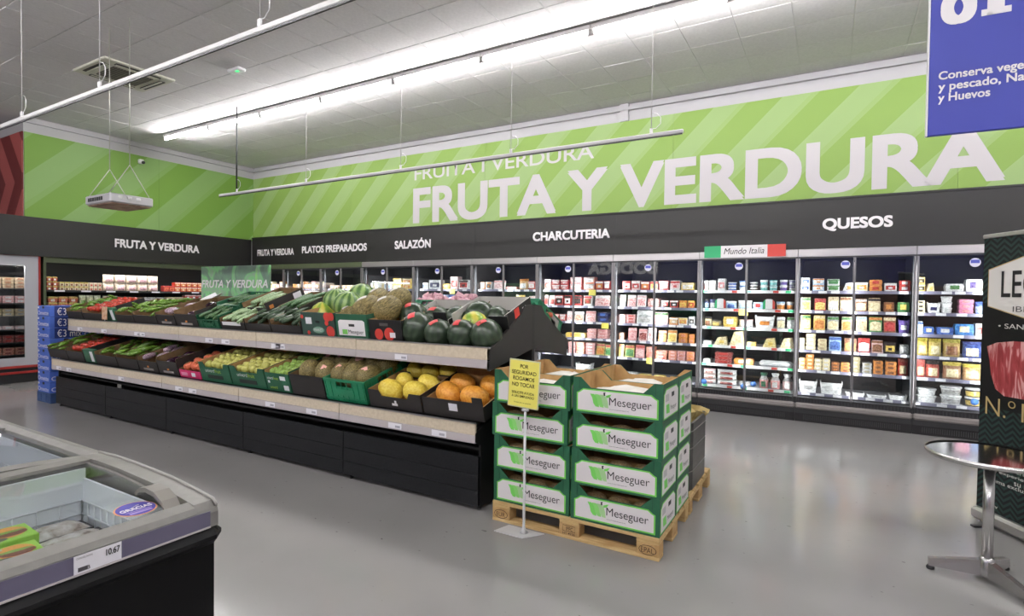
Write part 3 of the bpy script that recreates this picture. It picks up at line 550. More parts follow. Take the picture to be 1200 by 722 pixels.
row(4, 4, [(719, 731, 'pack', ((196, 196, 84), OR, RD), .18, 'yellow-green sachet at the left end'), (732, 743, 'pack', ((206, 200, 100), GN, RD), .17, 'yellow-green sachet with red base'), (744, 755, 'pack', (PK, LP, RD), .18, 'pink and red sachet'), (757, 767, 'flat', ('sausage', PK, 'sausage'), .04, 'pink sausage tray', 4), (768, 782, 'flat', ('sausage', RD, 'ham'), .04, 'red sausage tray', 3), (783, 793, 'flat', ('sausage', LP, 'sausage'), .042, 'pale sausage tray', 3), (793, 803, 'flat', ('ham', 'sausage', 'ham'), .042, 'rosy sausage tray', 3), (804, 814, 'flat', ('sausage', OR, 'sausage'), .042, 'orange sausage tray', 3)])
row(4, 5, [(722, 745, 'flat', (W_, GY, W_), .06, 'white tray'), (746, 779, 'flat', (YL, W_, CR), .05, 'yellow and white pack')])
# --- fridge under CHARCUTERIA
row(3, 0, [(630, 635, 'carton', (RD, W_, LP), .13, 'narrow red box'), (636, 646, 'carton', (LP, RD, W_), .17, 'pink box with red print'), (647, 656, 'carton', (RD, LP, W_), .08, 'red ham box', 2), (657, 666, 'carton', (RD, PK, W_), .08, 'red box beside the ham boxes', 2), (668, 682, 'carton', (PK, LP, GY), .10, 'pink box on grey tray', 2), (684, 697, 'carton', ((236, 140, 110), W_, GY), .10, 'salmon box on grey tray', 2), (698, 707, 'carton', (RD, OR, W_), .14, 'red and orange box'), (708, 715, 'carton', (RD, W_, W_), .14, 'red and white box')])
row(3, 1, [(634, 642, 'pack', (LP, RD, W_), .16, 'pink and white sachet at the left end'), (643, 650, 'pack', (W_, RD, LP), .15, 'white sachet with red print'), (651, 660, 'carton', (RD, DK, W_), .15, 'red box with dark sausage'), (661, 669, 'carton', (RD, W_, DK), .15, 'red and black box'), (672, 682, 'carton', (RD, DK, DK), .15, 'red box with black top'), (684, 694, 'carton', (W_, BR, RD), .15, 'white box with brown print'), (697, 715, 'pack', (LP, 'ham', W_), .16, 'wide pink ham sachet')])
row(3, 2, [(648, 655, 'carton', (RD, W_, LP), .1, 'red carton'), (656, 663, 'carton', (RD, LP, W_), .1, 'red and pink carton'), (664, 672, 'pack', (W_, 'ham', LP), .15, 'white ham sachet'), (673, 684, 'pack', (GY, 'sausage', W_), .15, 'grey sausage sachet'), (686, 698, 'pack', (LP, 'ham', PK), .16, 'rose ham sachet'), (700, 713, 'flat', (NV, BL, 'ham'), .07, 'navy-labelled tray', 2)])
row(3, 3, [(662, 687, 'flat', (YL, OR, CR), .07, 'wide yellow tray'), (688, 699, 'flat', ('ham', LP, 'ham'), .045, 'pink ham tray', 3), (700, 712, 'flat', ('ham', PK, LP), .045, 'rose ham tray', 3)])
row(3, 4, [(666, 674, 'flat', ('ham', PK, 'ham'), .042, 'pink ham tray at the left', 4), (675, 685, 'flat', ('sausage', LP, 'ham'), .042, 'sausage tray', 4), (686, 697, 'flat', ('ham', W_, 'ham'), .042, 'pale ham tray', 4), (698, 708, 'pack', ((196, 190, 90), OR, RD), .17, 'yellow-green sachet'), (709, 716, 'pack', ((206, 200, 120), GN, RD), .16, 'narrow yellow-green sachet')])
row(3, 5, [(674, 693, 'tray', (W_, W_), .14, 'white tray')])
# --- the three fridges behind the produce stand
row(2, 0, [(554, 561, 'carton', (W_, OR, W_), .13, 'white and orange box'), (562, 568, 'carton', (OR, W_, W_), .13, 'orange and white box'), (569, 576, 'carton', (W_, DK, OR), .13, 'white box with dark print'), (578, 592, 'pack', (W_, LP, PK), .16, 'large white sachet'), (593, 606, 'flat', (PK, LP, PK), .05, 'salmon tray'), (607, 618, 'bag', ((240, 190, 130), W_, OR), .18, 'peach bag'), (619, 627, 'carton', (RD, W_, LP), .14, 'red box')])
row(2, 1, [(554, 564, 'carton', (DK, OR, W_), .12, 'dark box'), (565, 576, 'carton', (NV, OR, NV), .11, 'navy box'), (580, 590, 'flat', ('dark', LP, 'dark'), .05, 'dark red tray'), (591, 601, 'flat', ('ham', RD, LP), .05, 'red tray'), (604, 615, 'pack', (DK, RD, YL), .16, 'black sachet with yellow top'), (619, 627, 'pack', (W_, RD, LP), .14, 'white sachet')])
row(1, 0, [(486, 495, 'carton', (LB, W_, W_), .12, 'pale blue carton'), (496, 502, 'carton', (W_, BL, W_), .12, 'white and blue carton'), (503, 517, 'carton', (W_, NV, W_), .17, 'white box with dark zigzag'), (518, 527, 'flat', (YL, CR, CR), .1, 'pale yellow cheese'), (528, 537, 'carton', (LP, RD, W_), .23, 'tall pink box'), (538, 549, 'carton', (W_, RD, DK), .17, 'white and red box')])
row(1, 1, [(486, 500, 'carton', (LP, PK, W_), .13, 'pink carton'), (504, 512, 'carton', (BL, W_, BL), .14, 'blue carton'), (514, 522, 'carton', (LB, BL, W_), .14, 'light blue carton'), (526, 534, 'carton', (BL, W_, NV), .14, 'dark blue carton'), (538, 549, 'carton', (PK, W_, RD), .12, 'rose carton')])
row(0, 0, [(429, 438, 'carton', (W_, CR, W_), .12, 'white box at the left end'), (439, 449, 'carton', (CR, W_, W_), .12, 'cream box'), (450, 459, 'carton', (W_, LB, W_), .12, 'white box with pale blue'), (461, 471, 'carton', (YL, CR, YL), .1, 'yellow box', 2), (472, 482, 'carton', (YL, OR, CR), .1, 'yellow and orange box', 2)])
row(0, 1, [(430, 445, 'carton', (DK, PK, DK), .12, 'dark box'), (446, 462, 'carton', (PK, W_, LP), .13, 'pink box'), (464, 482, 'carton', (LP, W_, PK), .13, 'pale pink box')])
# --- the olive fridges in the corner
oc = [[(CR, OR, W_), (OR, W_, CR), ('sausage', W_, LP), (W_, GN, CR), (CR, YL, GN)], [(OR, W_, CR), (CR, OR, OR), (LP, W_, PK), (W_, LP, CR)], [(GN, W_, GN), (OR, CR, W_), (LP, W_, CR), (W_, OR, CR)]]
on = [['cream box', 'orange box', 'sausage box', 'white and green box', 'yellow and cream box'], ['orange-printed box', 'cream and orange box', 'rose box', 'white and pink box'], ['green box', 'orange and cream box', 'pale pink box', 'white box with orange print']]
for c in range(3):
    for si in range(3):
        n = 9; a, b = OX[c]+.05, OX[c+1]-.05
        for k in range(n):
            j = R.randrange(len(oc[c])); kd = 'carton' if si < 1 else 'punnet'; h = .17 if (k+c) % 3 == 0 and si == 0 else .11
            if c == 2 and si == 0: h = .08
            for l in range(1 if si == 0 else 2):
                product(kd, oc[c][j], a+(b-a)*(k+.5)/n, YS+.02, SHZ[si]+l*h*1.0, (b-a)/n*.93, .13, h*.98, '%s on the %s shelf, %s' % (on[c][j], SN[si], ON[c]))
# Mundo Italia header sign and shelf cards
t = thing('header_sign', 'green, white and red Mundo Italia sign over the fridge', 'sign', (-1.05, YD-.01, 2.215))
MB().bx(-.525, -.30, -.012, 0, 0, .165).build('green_field', M_ITG, t); MB().bx(-.30, .30, -.012, 0, 0, .165).build('white_field', M_PRINT, t); MB().bx(.30, .525, -.012, 0, 0, .165).build('red_field', M_ITR, t)
lettering('Mundo Italia', t, (-.26, -.013, .045), (1, 0, 0), (0, 0, 1), .52, .085, M_BLACKP, .0, .25)
for px, nm in ((844, 'left'), (901, 'right')):
    q = onY(px, 363, YS-.04)
    t = thing('shelf_card', 'rounded Italian-flag card on the second shelf, the %s one' % nm, 'card', (q.x, YS-.045, SHZ[1]+.012), 0, 'Italian-flag shelf cards')
    P = [(-.075, 0), (.075, 0), (.075, .09), (.06, .12), (.03, .137), (-.03, .137), (-.06, .12), (-.075, .09)]
    MB().prism(P, 0, .006).build('card', M_PRINT, t)
    MB().prism([(-.075, 0), (-.045, 0), (-.045, .13), (-.06, .12), (-.075, .09)], -.001, 0).build('green_edge', M_ITG, t); MB().prism([(.045, 0), (.075, 0), (.075, .09), (.06, .12), (.045, .13)], -.001, 0).build('red_edge', M_ITR, t)
for px, py, ci in [(694, 343, 3), (709, 382, 3), (762, 423, 4), (871, 366, 5), (530, 341.5, 1)]:
    q = onY(px, py, YS-.022); t = tag(MB().cbox((0, 0, 0), (.12, .004, .09), .001).build('offer_card', M_YTAG, None, (q.x, YS-.024, q.z)), 'yellow offer card clipped to a shelf edge of the %s' % CN[ci], 'card', 'yellow shelf offer cards' )
    if ci == 3: t['label'] = 'yellow offer card on the %s shelf edge of the fridge under CHARCUTERIA' % ('top' if py < 360 else 'third')
for k, (px, py) in enumerate([(825, 447), (871, 453), (883, 450), (1142, 471)]):
    q = onY(px, py, YS-.02); o = MB().lathe([(.04, 0), (.04, .004)], 14, 0, Matrix.Rotation(math.pi/2, 4, 'X')).build('round_shelf_tag', mat('tag_blue', (64, 110, 180), .5), None, (q.x, YS-.02, q.z))
    tag(o, ['round blue shelf tag in front of the white meat bags', 'round blue shelf tag at the small clear bag', 'round blue shelf tag beside the clear pouches', 'blue shelf tag under the black buckets'][k], 'tag', 'round blue shelf tags')

# ================================================================== LEFT WALL: OPEN PRODUCE CASE AND MEAT FRIDGE
XC = XL-.02      # front plane of the left cases
t = thing('open_produce_case', 'olive-framed open refrigerated case along the left wall', 'display fridge', (XC, 6.15, 0)); L0, L1 = -1.9, 1.95
b = MB(); b.bx(-.95, -.9, L0, L1, 0, 2.24).bx(-.9, 0, L0, L1, 0, .35); b.build('body', M_LINER, t)
MB().bx(-.95, .0, L0, L1, 2.2, 2.24).bx(-.04, .02, L0, L1, 2.14, 2.24).build('header', M_OLIVE, t)
for y in (L0, L1-.04): MB().bx(-.9, .01, y, y+.04, .0, 2.2).build('end_wall', M_OLIVE, t)
MB().bx(-.10, -.06, L0+.06, L1-.06, 2.17, 2.18).build('led_strip', M_LED, t)
li = bpy.data.lights.new('case_light', 'AREA'); li.shape = 'RECTANGLE'; li.size = 3.6; li.size_y = .05; li.energy = 26; li.color = (1, .95, .9)
ob('case_light', li, t, (-.08, 0, 2.165), (math.radians(20), 0, math.radians(-90)))
for z in (1.635, 1.3, .95, .6):
    sh = MB().bx(-.88, -.12, L0+.05, L1-.05, z-.02, z).build('shelf', M_DGREY, t); MB().bx(-.12, -.105, L0+.05, L1-.05, z-.03, z+.008).build('price_strip', M_DGREY, sh)
    for k in range(9): MB().bx(-.105, -.1, L0+.2+.42*k, L0+.36+.42*k, z-.026, z+.003).build('ticket', M_TAG, sh)
def ly(px, z): return onX(px, 338, XC-.2).y
def lput(px0, px1, n, kind, cols, z, h, desc, lev=1, d=.13):
    a, b2 = ly(px0, z), ly(px1, z); wn = (b2-a)/n
    for k in range(n):
        for l in range(lev): product(kind, cols, XC-.14, a+wn*(k+.5), z+h*l+.0005, wn*.94, d, h*.985, desc, math.pi/2)
lput(53, 66, 2, 'punnet', ((180, 60, 46), 'veg', W_), 1.635, .085, 'red and white punnet stacked at the left end of the open case', 3)
lput(68, 102, 6, 'punnet', ((206, 190, 160), 'veg', (120, 60, 40)), 1.635, .08, 'mixed salad punnet on the upper shelf of the open case', 2)
lput(103, 118, 3, 'punnet', ((210, 190, 160), (226, 210, 180), RD), 1.635, .08, 'pale tomato punnet beside the cream bags of the open case', 2)
lput(120, 185, 5, 'bag', ((240, 216, 190), (226, 180, 190), (244, 226, 206)), 1.635, .165, 'cream salad bag on the upper shelf of the open case', 2)
lput(190, 203, 2, 'carton', (RD, (240, 120, 70), RD), 1.635, .13, 'red juice carton on the upper shelf of the open case')
lput(203, 236, 5, 'carton', ((222, 70, 50), OR, (240, 220, 200)), 1.635, .105, 'red and orange carton stacked on the upper shelf of the open case', 2)
lput(237, 262, 4, 'carton', ((230, 80, 60), YL, W_), 1.635, .105, 'red and yellow carton behind the leafy sign', 2)
lput(54, 90, 3, 'punnet', ((190, 90, 60), 'veg', (200, 190, 180)), 1.3, .11, 'tomato punnet on the second shelf of the open case', 2)
lput(92, 118, 3, 'bag', ((206, 210, 160), (110, 160, 60), (200, 206, 170)), 1.3, .25, 'leafy green salad bag in the open case')
lput(120, 138, 2, 'bag', ((120, 140, 90), (90, 120, 60), (180, 180, 150)), 1.3, .24, 'dark green salad bag in the open case')
lput(140, 192, 5, 'pack', (W_, LP, GY), 1.3, .22, 'white card pack on the second shelf of the open case')
lput(193, 214, 3, 'punnet', (W_, CR, W_), 1.3, .11, 'white punnet on the second shelf of the open case', 2)
lput(215, 262, 7, 'punnet', ((200, 60, 50), LP, W_), 1.3, .09, 'red punnet on the second shelf of the open case', 3)

M_REDF = mat('red_frame', (150, 40, 34), .45); M_FRGREY = mat('fridge_grey', (176, 176, 182), .35)
t = thing('meat_fridge', 'grey meat fridge with red trim at the left edge', 'display fridge', (XC, 3.55, 0)); A0, A1 = -1.65, .62
MB().bx(-.95, -.9, A0, A1, 0, 2.24).bx(-.9, 0, A0, A1, 0, .12).bx(-.95, 0, A0, A1, 2.2, 2.24).build('body', M_LINER, t)
for y in (A0, A1-.03): MB().bx(-.9, 0, y, y+.03, .1, 2.2).build('end_wall', M_LINER, t)
g = MB(); g.bx(0, .03, A0, A1, 2.06, 2.235).bx(0, .03, A0, A1, .30, .44).bx(0, .03, A1-.19, A1, .44, 2.06).build('door_surround', M_FRGREY, t)
MB().bx(0, .04, A0, A1, 2.235, 2.262).bx(0, .04, A1, A1+.028, .3, 2.262).build('red_trim', M_REDF, t)
MB().bx(0, .06, A0, A1, .26, .30).build('red_rail', M_REDF, t); MB().bx(0, .05, A0, A1, .16, .2).build('red_rail', M_REDF, t); MB().bx(-.02, .03, A0, A1, 0, .26).build('base', M_BLACK, t)
MB().bx(.008, .014, A0, A1-.19, .44, 2.06).build('glass_door', M_GLASS, t)
li = bpy.data.lights.new('case_light', 'AREA'); li.shape = 'RECTANGLE'; li.size = 2; li.size_y = .05; li.energy = 30; li.color = (1, .9, .86)
ob('case_light', li, t, (-.1, -.4, 2.04), (math.radians(20), 0, math.radians(-90)))
for si, z in enumerate((1.66, 1.4, 1.17, .93, .7, .48)):
    MB().bx(-.88, -.13, A0+.05, A1-.04, z-.02, z).build('shelf', M_DGREY, t)
    for k in range(8):
        y = 3.55+A1-.19-.17*k
        for l in range((3, 2, 2, 1, 2, 2)[si]):
            product('flat', [((170, 150, 120), BR, 'mince'), ('ham', W_, LP), (TN, GY, 'sausage'), (LP, W_, 'ham'), ('dark', RD, 'dark'), ('sausage', 'dark', 'mince')][si], XC-.16, y, z+.065*l+.0005, .155, .2, .06, '%s meat tray on the %s shelf of the red-trimmed fridge' % (['brown', 'pink', 'tan', 'white-labelled', 'dark red', 'reddish'][si], SN[si]), math.pi/2)

# ================================================================== PRODUCE STAND
GX0, GX1 = -9.43, -2.25; NB = 5; GW = (GX1-GX0)/NB; SYC = 4.24
stand = thing('produce_stand', 'long two-tier black produce stand with beige price rails', 'display stand', ((GX0+GX1)/2, SYC, 0)); ox = -(GX0+GX1)/2
M_BEIGE = noisy('beige_laminate', [(.35, (204, 190, 166)), (.65, (216, 203, 180))], 40, .45, 3, 'Object', (1, 1, 1)); M_RAILL = mat('clear_ticket_rail', (190, 182, 184), .3); M_BASE = noisy('anthracite_panel', [(.4, (27, 28, 30)), (.6, (33, 34, 37))], 60, .42, spec=.25)
UP0, UP1, UPZ0, UPZ1 = 3.53, 4.20, 1.175, 1.40   # upper deck front/back
LP0, LP1, LPZ0, LPZ1 = 3.34, 4.14, .640, .86     # lower deck
for side in (1, -1):
    S = Matrix.Identity(4) if side == 1 else Matrix.Translation((0, 2*0, 0)) @ Matrix.Scale(-1, 4, (0, 1, 0))
    def yy(v): return side*(v-SYC)
    for k in range(NB):
        x0, x1 = ox+GX0+GW*k, ox+GX0+GW*(k+1); g = .004
        pn = MB(); zc = [.04, .155, .275, .395, .42]
        for a, b in ((.04, .154), (.158, .274), (.278, .415)): pn.bx(x0+g, x1-g, min(yy(3.39), yy(3.41)), max(yy(3.39), yy(3.41)), a, b)
        pn.bx(x0+g, x1-g, min(yy(3.395), yy(3.42)), max(yy(3.395), yy(3.42)), .04, .41)
        pn.build('base_panel', M_BASE, stand)
        for nm, yf, z0, z1 in (('lower_price_rail', LP0, .525, .672), ('upper_price_rail', UP0, 1.06, 1.222)):
            zm = z0+(z1-z0)*.42
            r = MB().cbox(((x0+x1)/2, yy(yf+.012), (zm+z1)/2), (GW-.005, .024, z1-zm), .004).build(nm, M_BEIGE, stand)
            MB().cbox(((x0+x1)/2, yy(yf+.010), (z0+zm)/2), (GW-.005, .02, zm-z0), .003).build('ticket_rail', M_RAILL, r)
            MB().box(((x0+x1)/2, yy(yf+.006), z1+.004), (GW-.005, .02, .008)).build('edge_lip', M_STEEL, r)
            if side == 1:
                for q in range(R.choice((1, 2, 2))):
                    xx = x0+GW*R.uniform(.15, .85); o = MB().box((xx, yy(yf-.003), (z0+zm)/2+.002), (.14, .003, .045)).build('ticket', M_TAG, r)
                    MB().box((xx+.03, yy(yf-.005), (z0+zm)/2-.001), (.05, .002, .018)).build('ticket_print', mat('ticket_ink', (176, 174, 184), .6), o)
        for xs in (x0+.06,):
            MB().lathe([(.02, 0), (.02, .012), (.008, .012), (.008, .045)], 8, 0, Matrix.Translation((xs, yy(3.43), 0))).build('foot', M_DGREY, stand)
    MB().lathe([(.02, 0), (.02, .012), (.008, .012), (.008, .045)], 8, 0, Matrix.Translation((ox+GX1-.03, yy(3.45), 0))).build('foot', M_DGREY, stand)
    for nm, a, b, z0, z1 in (('lower_deck', LP0+.02, LP1, LPZ0, LPZ1), ('upper_deck', UP0+.02, UP1, UPZ0, UPZ1)):
        MB().prism([(yy(a), z0-.02), (yy(a), z0), (yy(b), z1), (yy(b), z1-.02)], ox+GX0+.01, ox+GX1-.03, 'yz').build(nm, M_BLACK, stand)
    # shaped end panels
    for X in (GX1-.024, GX0):
        MB().prism([(yy(3.53), 1.045), (yy(3.53), 1.215), (yy(3.60), 1.24), (yy(4.02), 1.47), (yy(4.09), 1.545), (yy(4.215), 1.555), (yy(4.215), 1.165)], ox+X, ox+X+.024, 'yz').build('end_panel', mat('end_panel_grey', (46, 44, 43), .5), stand)
        MB().prism([(yy(3.42), .03), (yy(3.42), .50), (yy(3.345), .535), (yy(3.345), .60), (yy(3.42), .63), (yy(4.15), .85), (yy(4.15), .03)], ox+X+.002, ox+X+.022, 'yz').build('end_bracket', M_BLACK, stand)
MB().bx(ox+GX0+.02, ox+GX1-.02, -.02, .02, .03, 1.5).build('spine_panel', M_BLACK, stand)
for x in (GX0, GX1-.03): MB().bx(ox+x, ox+x+.03, -.024, .024, .0, 1.55).build('spine_post', M_BLACK, stand)
MB().bx(ox+GX0+.02, ox+GX1-.02, -.80, .80, .45, .47).build('inner_shelf', M_BLACK, stand)

# ---- produce
def veg_mat(name, stops, scale, rough=.35, stretch=(1, 1, 1), bump=0, dist=0): return noisy(name, stops, scale, rough, 3, 'Object', stretch, bump, .5, 0, dist, True)
V_APPLE_Y = veg_mat('yellow_apple', [(.35, (180, 182, 88)), (.65, (206, 200, 116))], 12); V_APPLE_G = veg_mat('green_apple', [(.35, (116, 152, 58)), (.65, (150, 178, 88))], 12)
V_TOM = veg_mat('tomato_red', [(.35, (158, 34, 22)), (.65, (196, 66, 44))], 10, .25); V_PINKT = veg_mat('orange_tomato', [(.35, (206, 84, 60)), (.65, (228, 130, 92))], 10, .3)
V_PEP = veg_mat('green_pepper', [(.35, (72, 108, 30)), (.65, (120, 156, 62))], 6, .25); V_STEM = mat('stem_green', (84, 104, 52), .6); V_DRY = mat('stem_dry', (110, 92, 60), .8)
V_EGG = veg_mat('aubergine', [(.35, (36, 18, 32)), (.65, (66, 34, 58))], 6, .18); V_EGGS = veg_mat('striped_aubergine', [(.4, (96, 40, 84)), (.6, (206, 190, 196))], 22, .3, (1, 1, .15))
V_ZUC = veg_mat('dark_courgette', [(.4, (30, 48, 30)), (.62, (62, 84, 58))], 26, .4, (1, 1, .2)); V_ZUL = veg_mat('pale_courgette', [(.38, (116, 144, 100)), (.62, (170, 190, 150))], 22, .4, (1, 1, .3)); V_CUC = veg_mat('cucumber', [(.4, (40, 74, 40)), (.62, (86, 122, 76))], 20, .45, (1, 1, .5), .3)
V_MEL = veg_mat('toad_skin_melon', [(.36, (70, 64, 32)), (.5, (116, 102, 56)), (.66, (156, 140, 90))], 22, .55, (1, 1, .12), .35, .3); V_YMEL = veg_mat('yellow_melon', [(.35, (222, 190, 52)), (.65, (242, 220, 104))], 7, .45); V_OMEL = veg_mat('orange_melon', [(.35, (214, 134, 36)), (.65, (236, 170, 70))], 7, .45)
V_GARL = veg_mat('purple_garlic', [(.38, (176, 112, 136)), (.55, (220, 176, 184)), (.66, (236, 214, 206))], 14, .6, (1, 1, .2)); V_POT = veg_mat('brown_melon_in_box', [(.35, (150, 124, 84)), (.65, (190, 168, 126))], 10, .7)
def wm_mat(name, c1, c2, k, sharp):
    mt = mat(name, c1, .3); nt, N, L, b = nodes(mt); tc = N.new('ShaderNodeTexCoord'); gr = N.new('ShaderNodeTexGradient'); gr.gradient_type = 'RADIAL'; L.new(tc.outputs['Object'], gr.inputs[0])
    nz = N.new('ShaderNodeTexNoise'); nz.inputs['Scale'].default_value = 22; L.new(tc.outputs['Object'], nz.inputs['Vector'])
    def mth(op, a, bb):
        n = N.new('ShaderNodeMath'); n.operation = op
        for q, v in enumerate((a, bb)):
            if isinstance(v, (int, float)): n.inputs[q].default_value = v
            else: L.new(v, n.inputs[q])
        return n.outputs[0]
    s = mth('SINE', mth('ADD', mth('MULTIPLY', gr.outputs['Fac'], k*2*math.pi), mth('MULTIPLY', nz.outputs['Fac'], 3.2)), 0)
    r = ramp(N, [(.5-sharp, c1), (.5+sharp, c2)]); L.new(mth('ADD', mth('MULTIPLY', s, .5), .5), r.inputs[0]); L.new(r.outputs[0], b.inputs['Base Color']); return mt
V_WMS = wm_mat('striped_watermelon', (66, 104, 50), (138, 166, 98), 11, .26); V_WMD = wm_mat('dark_watermelon', (40, 54, 40), (54, 69, 51), 14, .4); V_WMY = wm_mat('yellow_blotched_watermelon', (132, 168, 62), (206, 196, 84), 7, .3)
M_LBLR = mat('fruit_label_red', (206, 60, 62), .5); M_LBLP = mat('fruit_label_pink', (236, 178, 170), .5)
VM = {}
def fruit_mesh(kind):
    if kind in VM: return VM[kind]
    b = MB()
    if kind.startswith('apple'):
        b.lathe([(.03, -.78), (.3, -.86), (.62, -.7), (.92, -.2), (1, .2), (.86, .62), (.5, .84), (.22, .8), (.03, .66)], 12, 0); b.tube([(0, 0, .64), (.05, .02, 1.0)], .05, 5, 1)
        ms = [V_APPLE_Y if kind == 'apple_y' else V_APPLE_G, V_DRY]
    elif kind in ('tomato', 'otomato'):
        b.lathe([(.05, -.8), (.5, -.76), (.9, -.35), (1, .05), (.86, .5), (.5, .74), (.1, .68)], 12, 0)
        for k in range(5): a = k*1.257; b.add([(0, 0, .74), (.42*math.cos(a-.2), .42*math.sin(a-.2), .8), (.62*math.cos(a), .62*math.sin(a), .82), (.42*math.cos(a+.2), .42*math.sin(a+.2), .8)], [(0, 1, 2, 3)], 1)
        ms = [V_TOM if kind == 'tomato' else V_PINKT, V_STEM]
    elif kind == 'pepper':      # long bent pepper along +y
        P = [(0, -1, 0), (.05, -.6, .05), (.08, 0, .08), (.0, .5, .04), (-.12, .95, -.06)]; b.tube(P, 1, 8, 0, rs=[.16, .26, .25, .18, .04]); b.tube([(0, -1, 0), (-.04, -1.22, .06)], .06, 5, 1); ms = [V_PEP, V_STEM]
    elif kind in ('aubergine', 'saubergine'):
        T = Matrix.Rotation(-math.pi/2, 4, 'X'); b.lathe([(.06, -1), (.26, -.9), (.40, -.5), (.38, -.05), (.26, .5), (.17, .85)], 10, 0, T); b.lathe([(.26, .62), (.25, .8), (.12, .98), (.05, 1.0), (.05, 1.2)], 8, 1, T)
        ms = [V_EGG if kind == 'aubergine' else V_EGGS, V_STEM]
    elif kind in ('courgette', 'pcourgette', 'cucumber'):
        P = [(0, -1, 0), (.02, -.9, .01), (.05, -.4, .04), (.05, .2, .04), (.01, .8, .01), (0, .95, 0)]; b.tube(P, 1, 9, 0, rs=[.07, .14, .155, .15, .125, .07]); b.tube([(0, .94, 0), (0, 1.08, .0)], .055, 6, 1)
        ms = [{'courgette': V_ZUC, 'pcourgette': V_ZUL, 'cucumber': V_CUC}[kind], V_STEM if kind != 'cucumber' else V_CUC]
    elif kind in ('melon', 'ymelon', 'omelon', 'boxmelon'):
        b.lathe([(.04, -1), (.3, -.95), (.62, -.72), (.76, -.3), (.78, .1), (.66, .6), (.36, .92), (.08, 1.0)], 16, 0); b.tube([(0, 0, .98), (.03, 0, 1.1)], .05, 5, 1); ms = [{'melon': V_MEL, 'ymelon': V_YMEL, 'omelon': V_OMEL, 'boxmelon': V_POT}[kind], V_DRY]
    elif kind.startswith('wm'):
        b.lathe([(.04, -.97), (.35, -.92), (.72, -.68), (.94, -.3), (1, .05), (.92, .4), (.7, .72), (.34, .93), (.06, .97)], 18, 0); b.tube([(0, 0, .95), (.04, .02, 1.08)], .035, 5, 1); ms = [{'wms': V_WMS, 'wmd': V_WMD, 'wmy': V_WMY}[kind], V_DRY]
    elif kind == 'garlic':
        b.lathe([(.2, -.7), (.75, -.6), (1, -.2), (.9, .25), (.5, .6), (.2, .8), (.12, 1.0)], 9, 0); ms = [V_GARL]
    VM[kind] = b.mesh(kind, ms); return VM[kind]
FN = {'apple_y': ('apple', 'apple'), 'apple_g': ('apple', 'apple'), 'tomato': ('tomato', 'tomato'), 'otomato': ('tomato', 'tomato'), 'pepper': ('green_pepper', 'pepper'), 'aubergine': ('aubergine', 'aubergine'), 'saubergine': ('aubergine', 'aubergine'), 'courgette': ('courgette', 'courgette'), 'pcourgette': ('courgette', 'courgette'), 'cucumber': ('cucumber', 'cucumber'), 'melon': ('melon', 'melon'), 'ymelon': ('melon', 'melon'), 'omelon': ('melon', 'melon'), 'boxmelon': ('melon', 'melon'), 'wms': ('watermelon', 'watermelon'), 'wmd': ('watermelon', 'watermelon'), 'wmy': ('watermelon', 'watermelon'), 'garlic': ('garlic_bulb', 'garlic')}
def fruit(kind, loc, s, rot, label, sticker=None, sdir=None):
    o = ob(FN[kind][0], fruit_mesh(kind), None, loc, rot, (s, s, s)); tag(o, label, FN[kind][1], label)
    if sticker:
        # curved label patch lying on the skin, towards sdir (room direction)
        rad = .78 if 'melon' in kind else 1.0
        d = (o.rotation_euler.to_matrix().inverted() @ Vector(sdir)).normalized(); u = d.orthogonal().normalized(); v = d.cross(u); n = 5; vs = []; fs = []
        for i in range(n):
            for j in range(n):
                q = (d + u*(.62*(i/(n-1)-.5)) + v*(.42*(j/(n-1)-.5))).normalized()
                vs.append((q.x*rad*1.035, q.y*rad*1.035, q.z*.99))
        for i in range(n-1):
            for j in range(n-1): fs.append((i*n+j, i*n+j+1, (i+1)*n+j+1, (i+1)*n+j))
        MB().add(vs, fs, 0, True).build('sticker', sticker, o)
    return o

# ---- crates
def carton_box(w, d, h, mo, mi_, notch=None, fh=None, label='', cat='box', name='cardboard_box', loc=(0, 0, 0), rot=(0, 0, 0), group=None, th=.007, backnotch=False, side_h=None, handle=False):
    """open-topped carton: front at y=0, depth to +y. notch=(half width, depth) cuts the middle of the front"""
    t = thing(name, label, cat, loc, 0, group, rot); fh = fh or h; sh = side_h or h
    def panel(nm, y0, y1, hh, nt):
        if nt:
            nw, nd = nt; P = [(-w/2, 0), (w/2, 0), (w/2, hh), (nw+nd*.5, hh), (nw, hh-nd), (-nw, hh-nd), (-nw-nd*.5, hh), (-w/2, hh)]
        else: P = [(-w/2, 0), (w/2, 0), (w/2, hh), (-w/2, hh)]
        return MB().prism(P, y0, y1, 'xz', 0, None, (0, 1) if y0 < d/2 else (1, 0)).build(nm, [mo, mi_], t)
    fr = panel('front_wall', 0, th, fh, notch); panel('back_wall', d-th, d, h, notch if backnotch else None)
    for s in (-1, 1):
        x = s*(w/2-th/2); MB().box((x, d/2, sh/2), (th, d-2*th-.0005, sh), [0, 1, 1, 0, 1, 1] if s > 0 else [0, 1, 1, 1, 1, 0]).build('side_wall', [mo, mi_], t)
    MB().box((0, d/2, .004), (w-2*th-.001, d-2*th-.001, .008)).build('bottom', mi_, t)
    if handle: MB().box((0, -.001, fh*.68), (.1, .003, .028)).build('hand_hole', M_BLACK, fr)
    return t
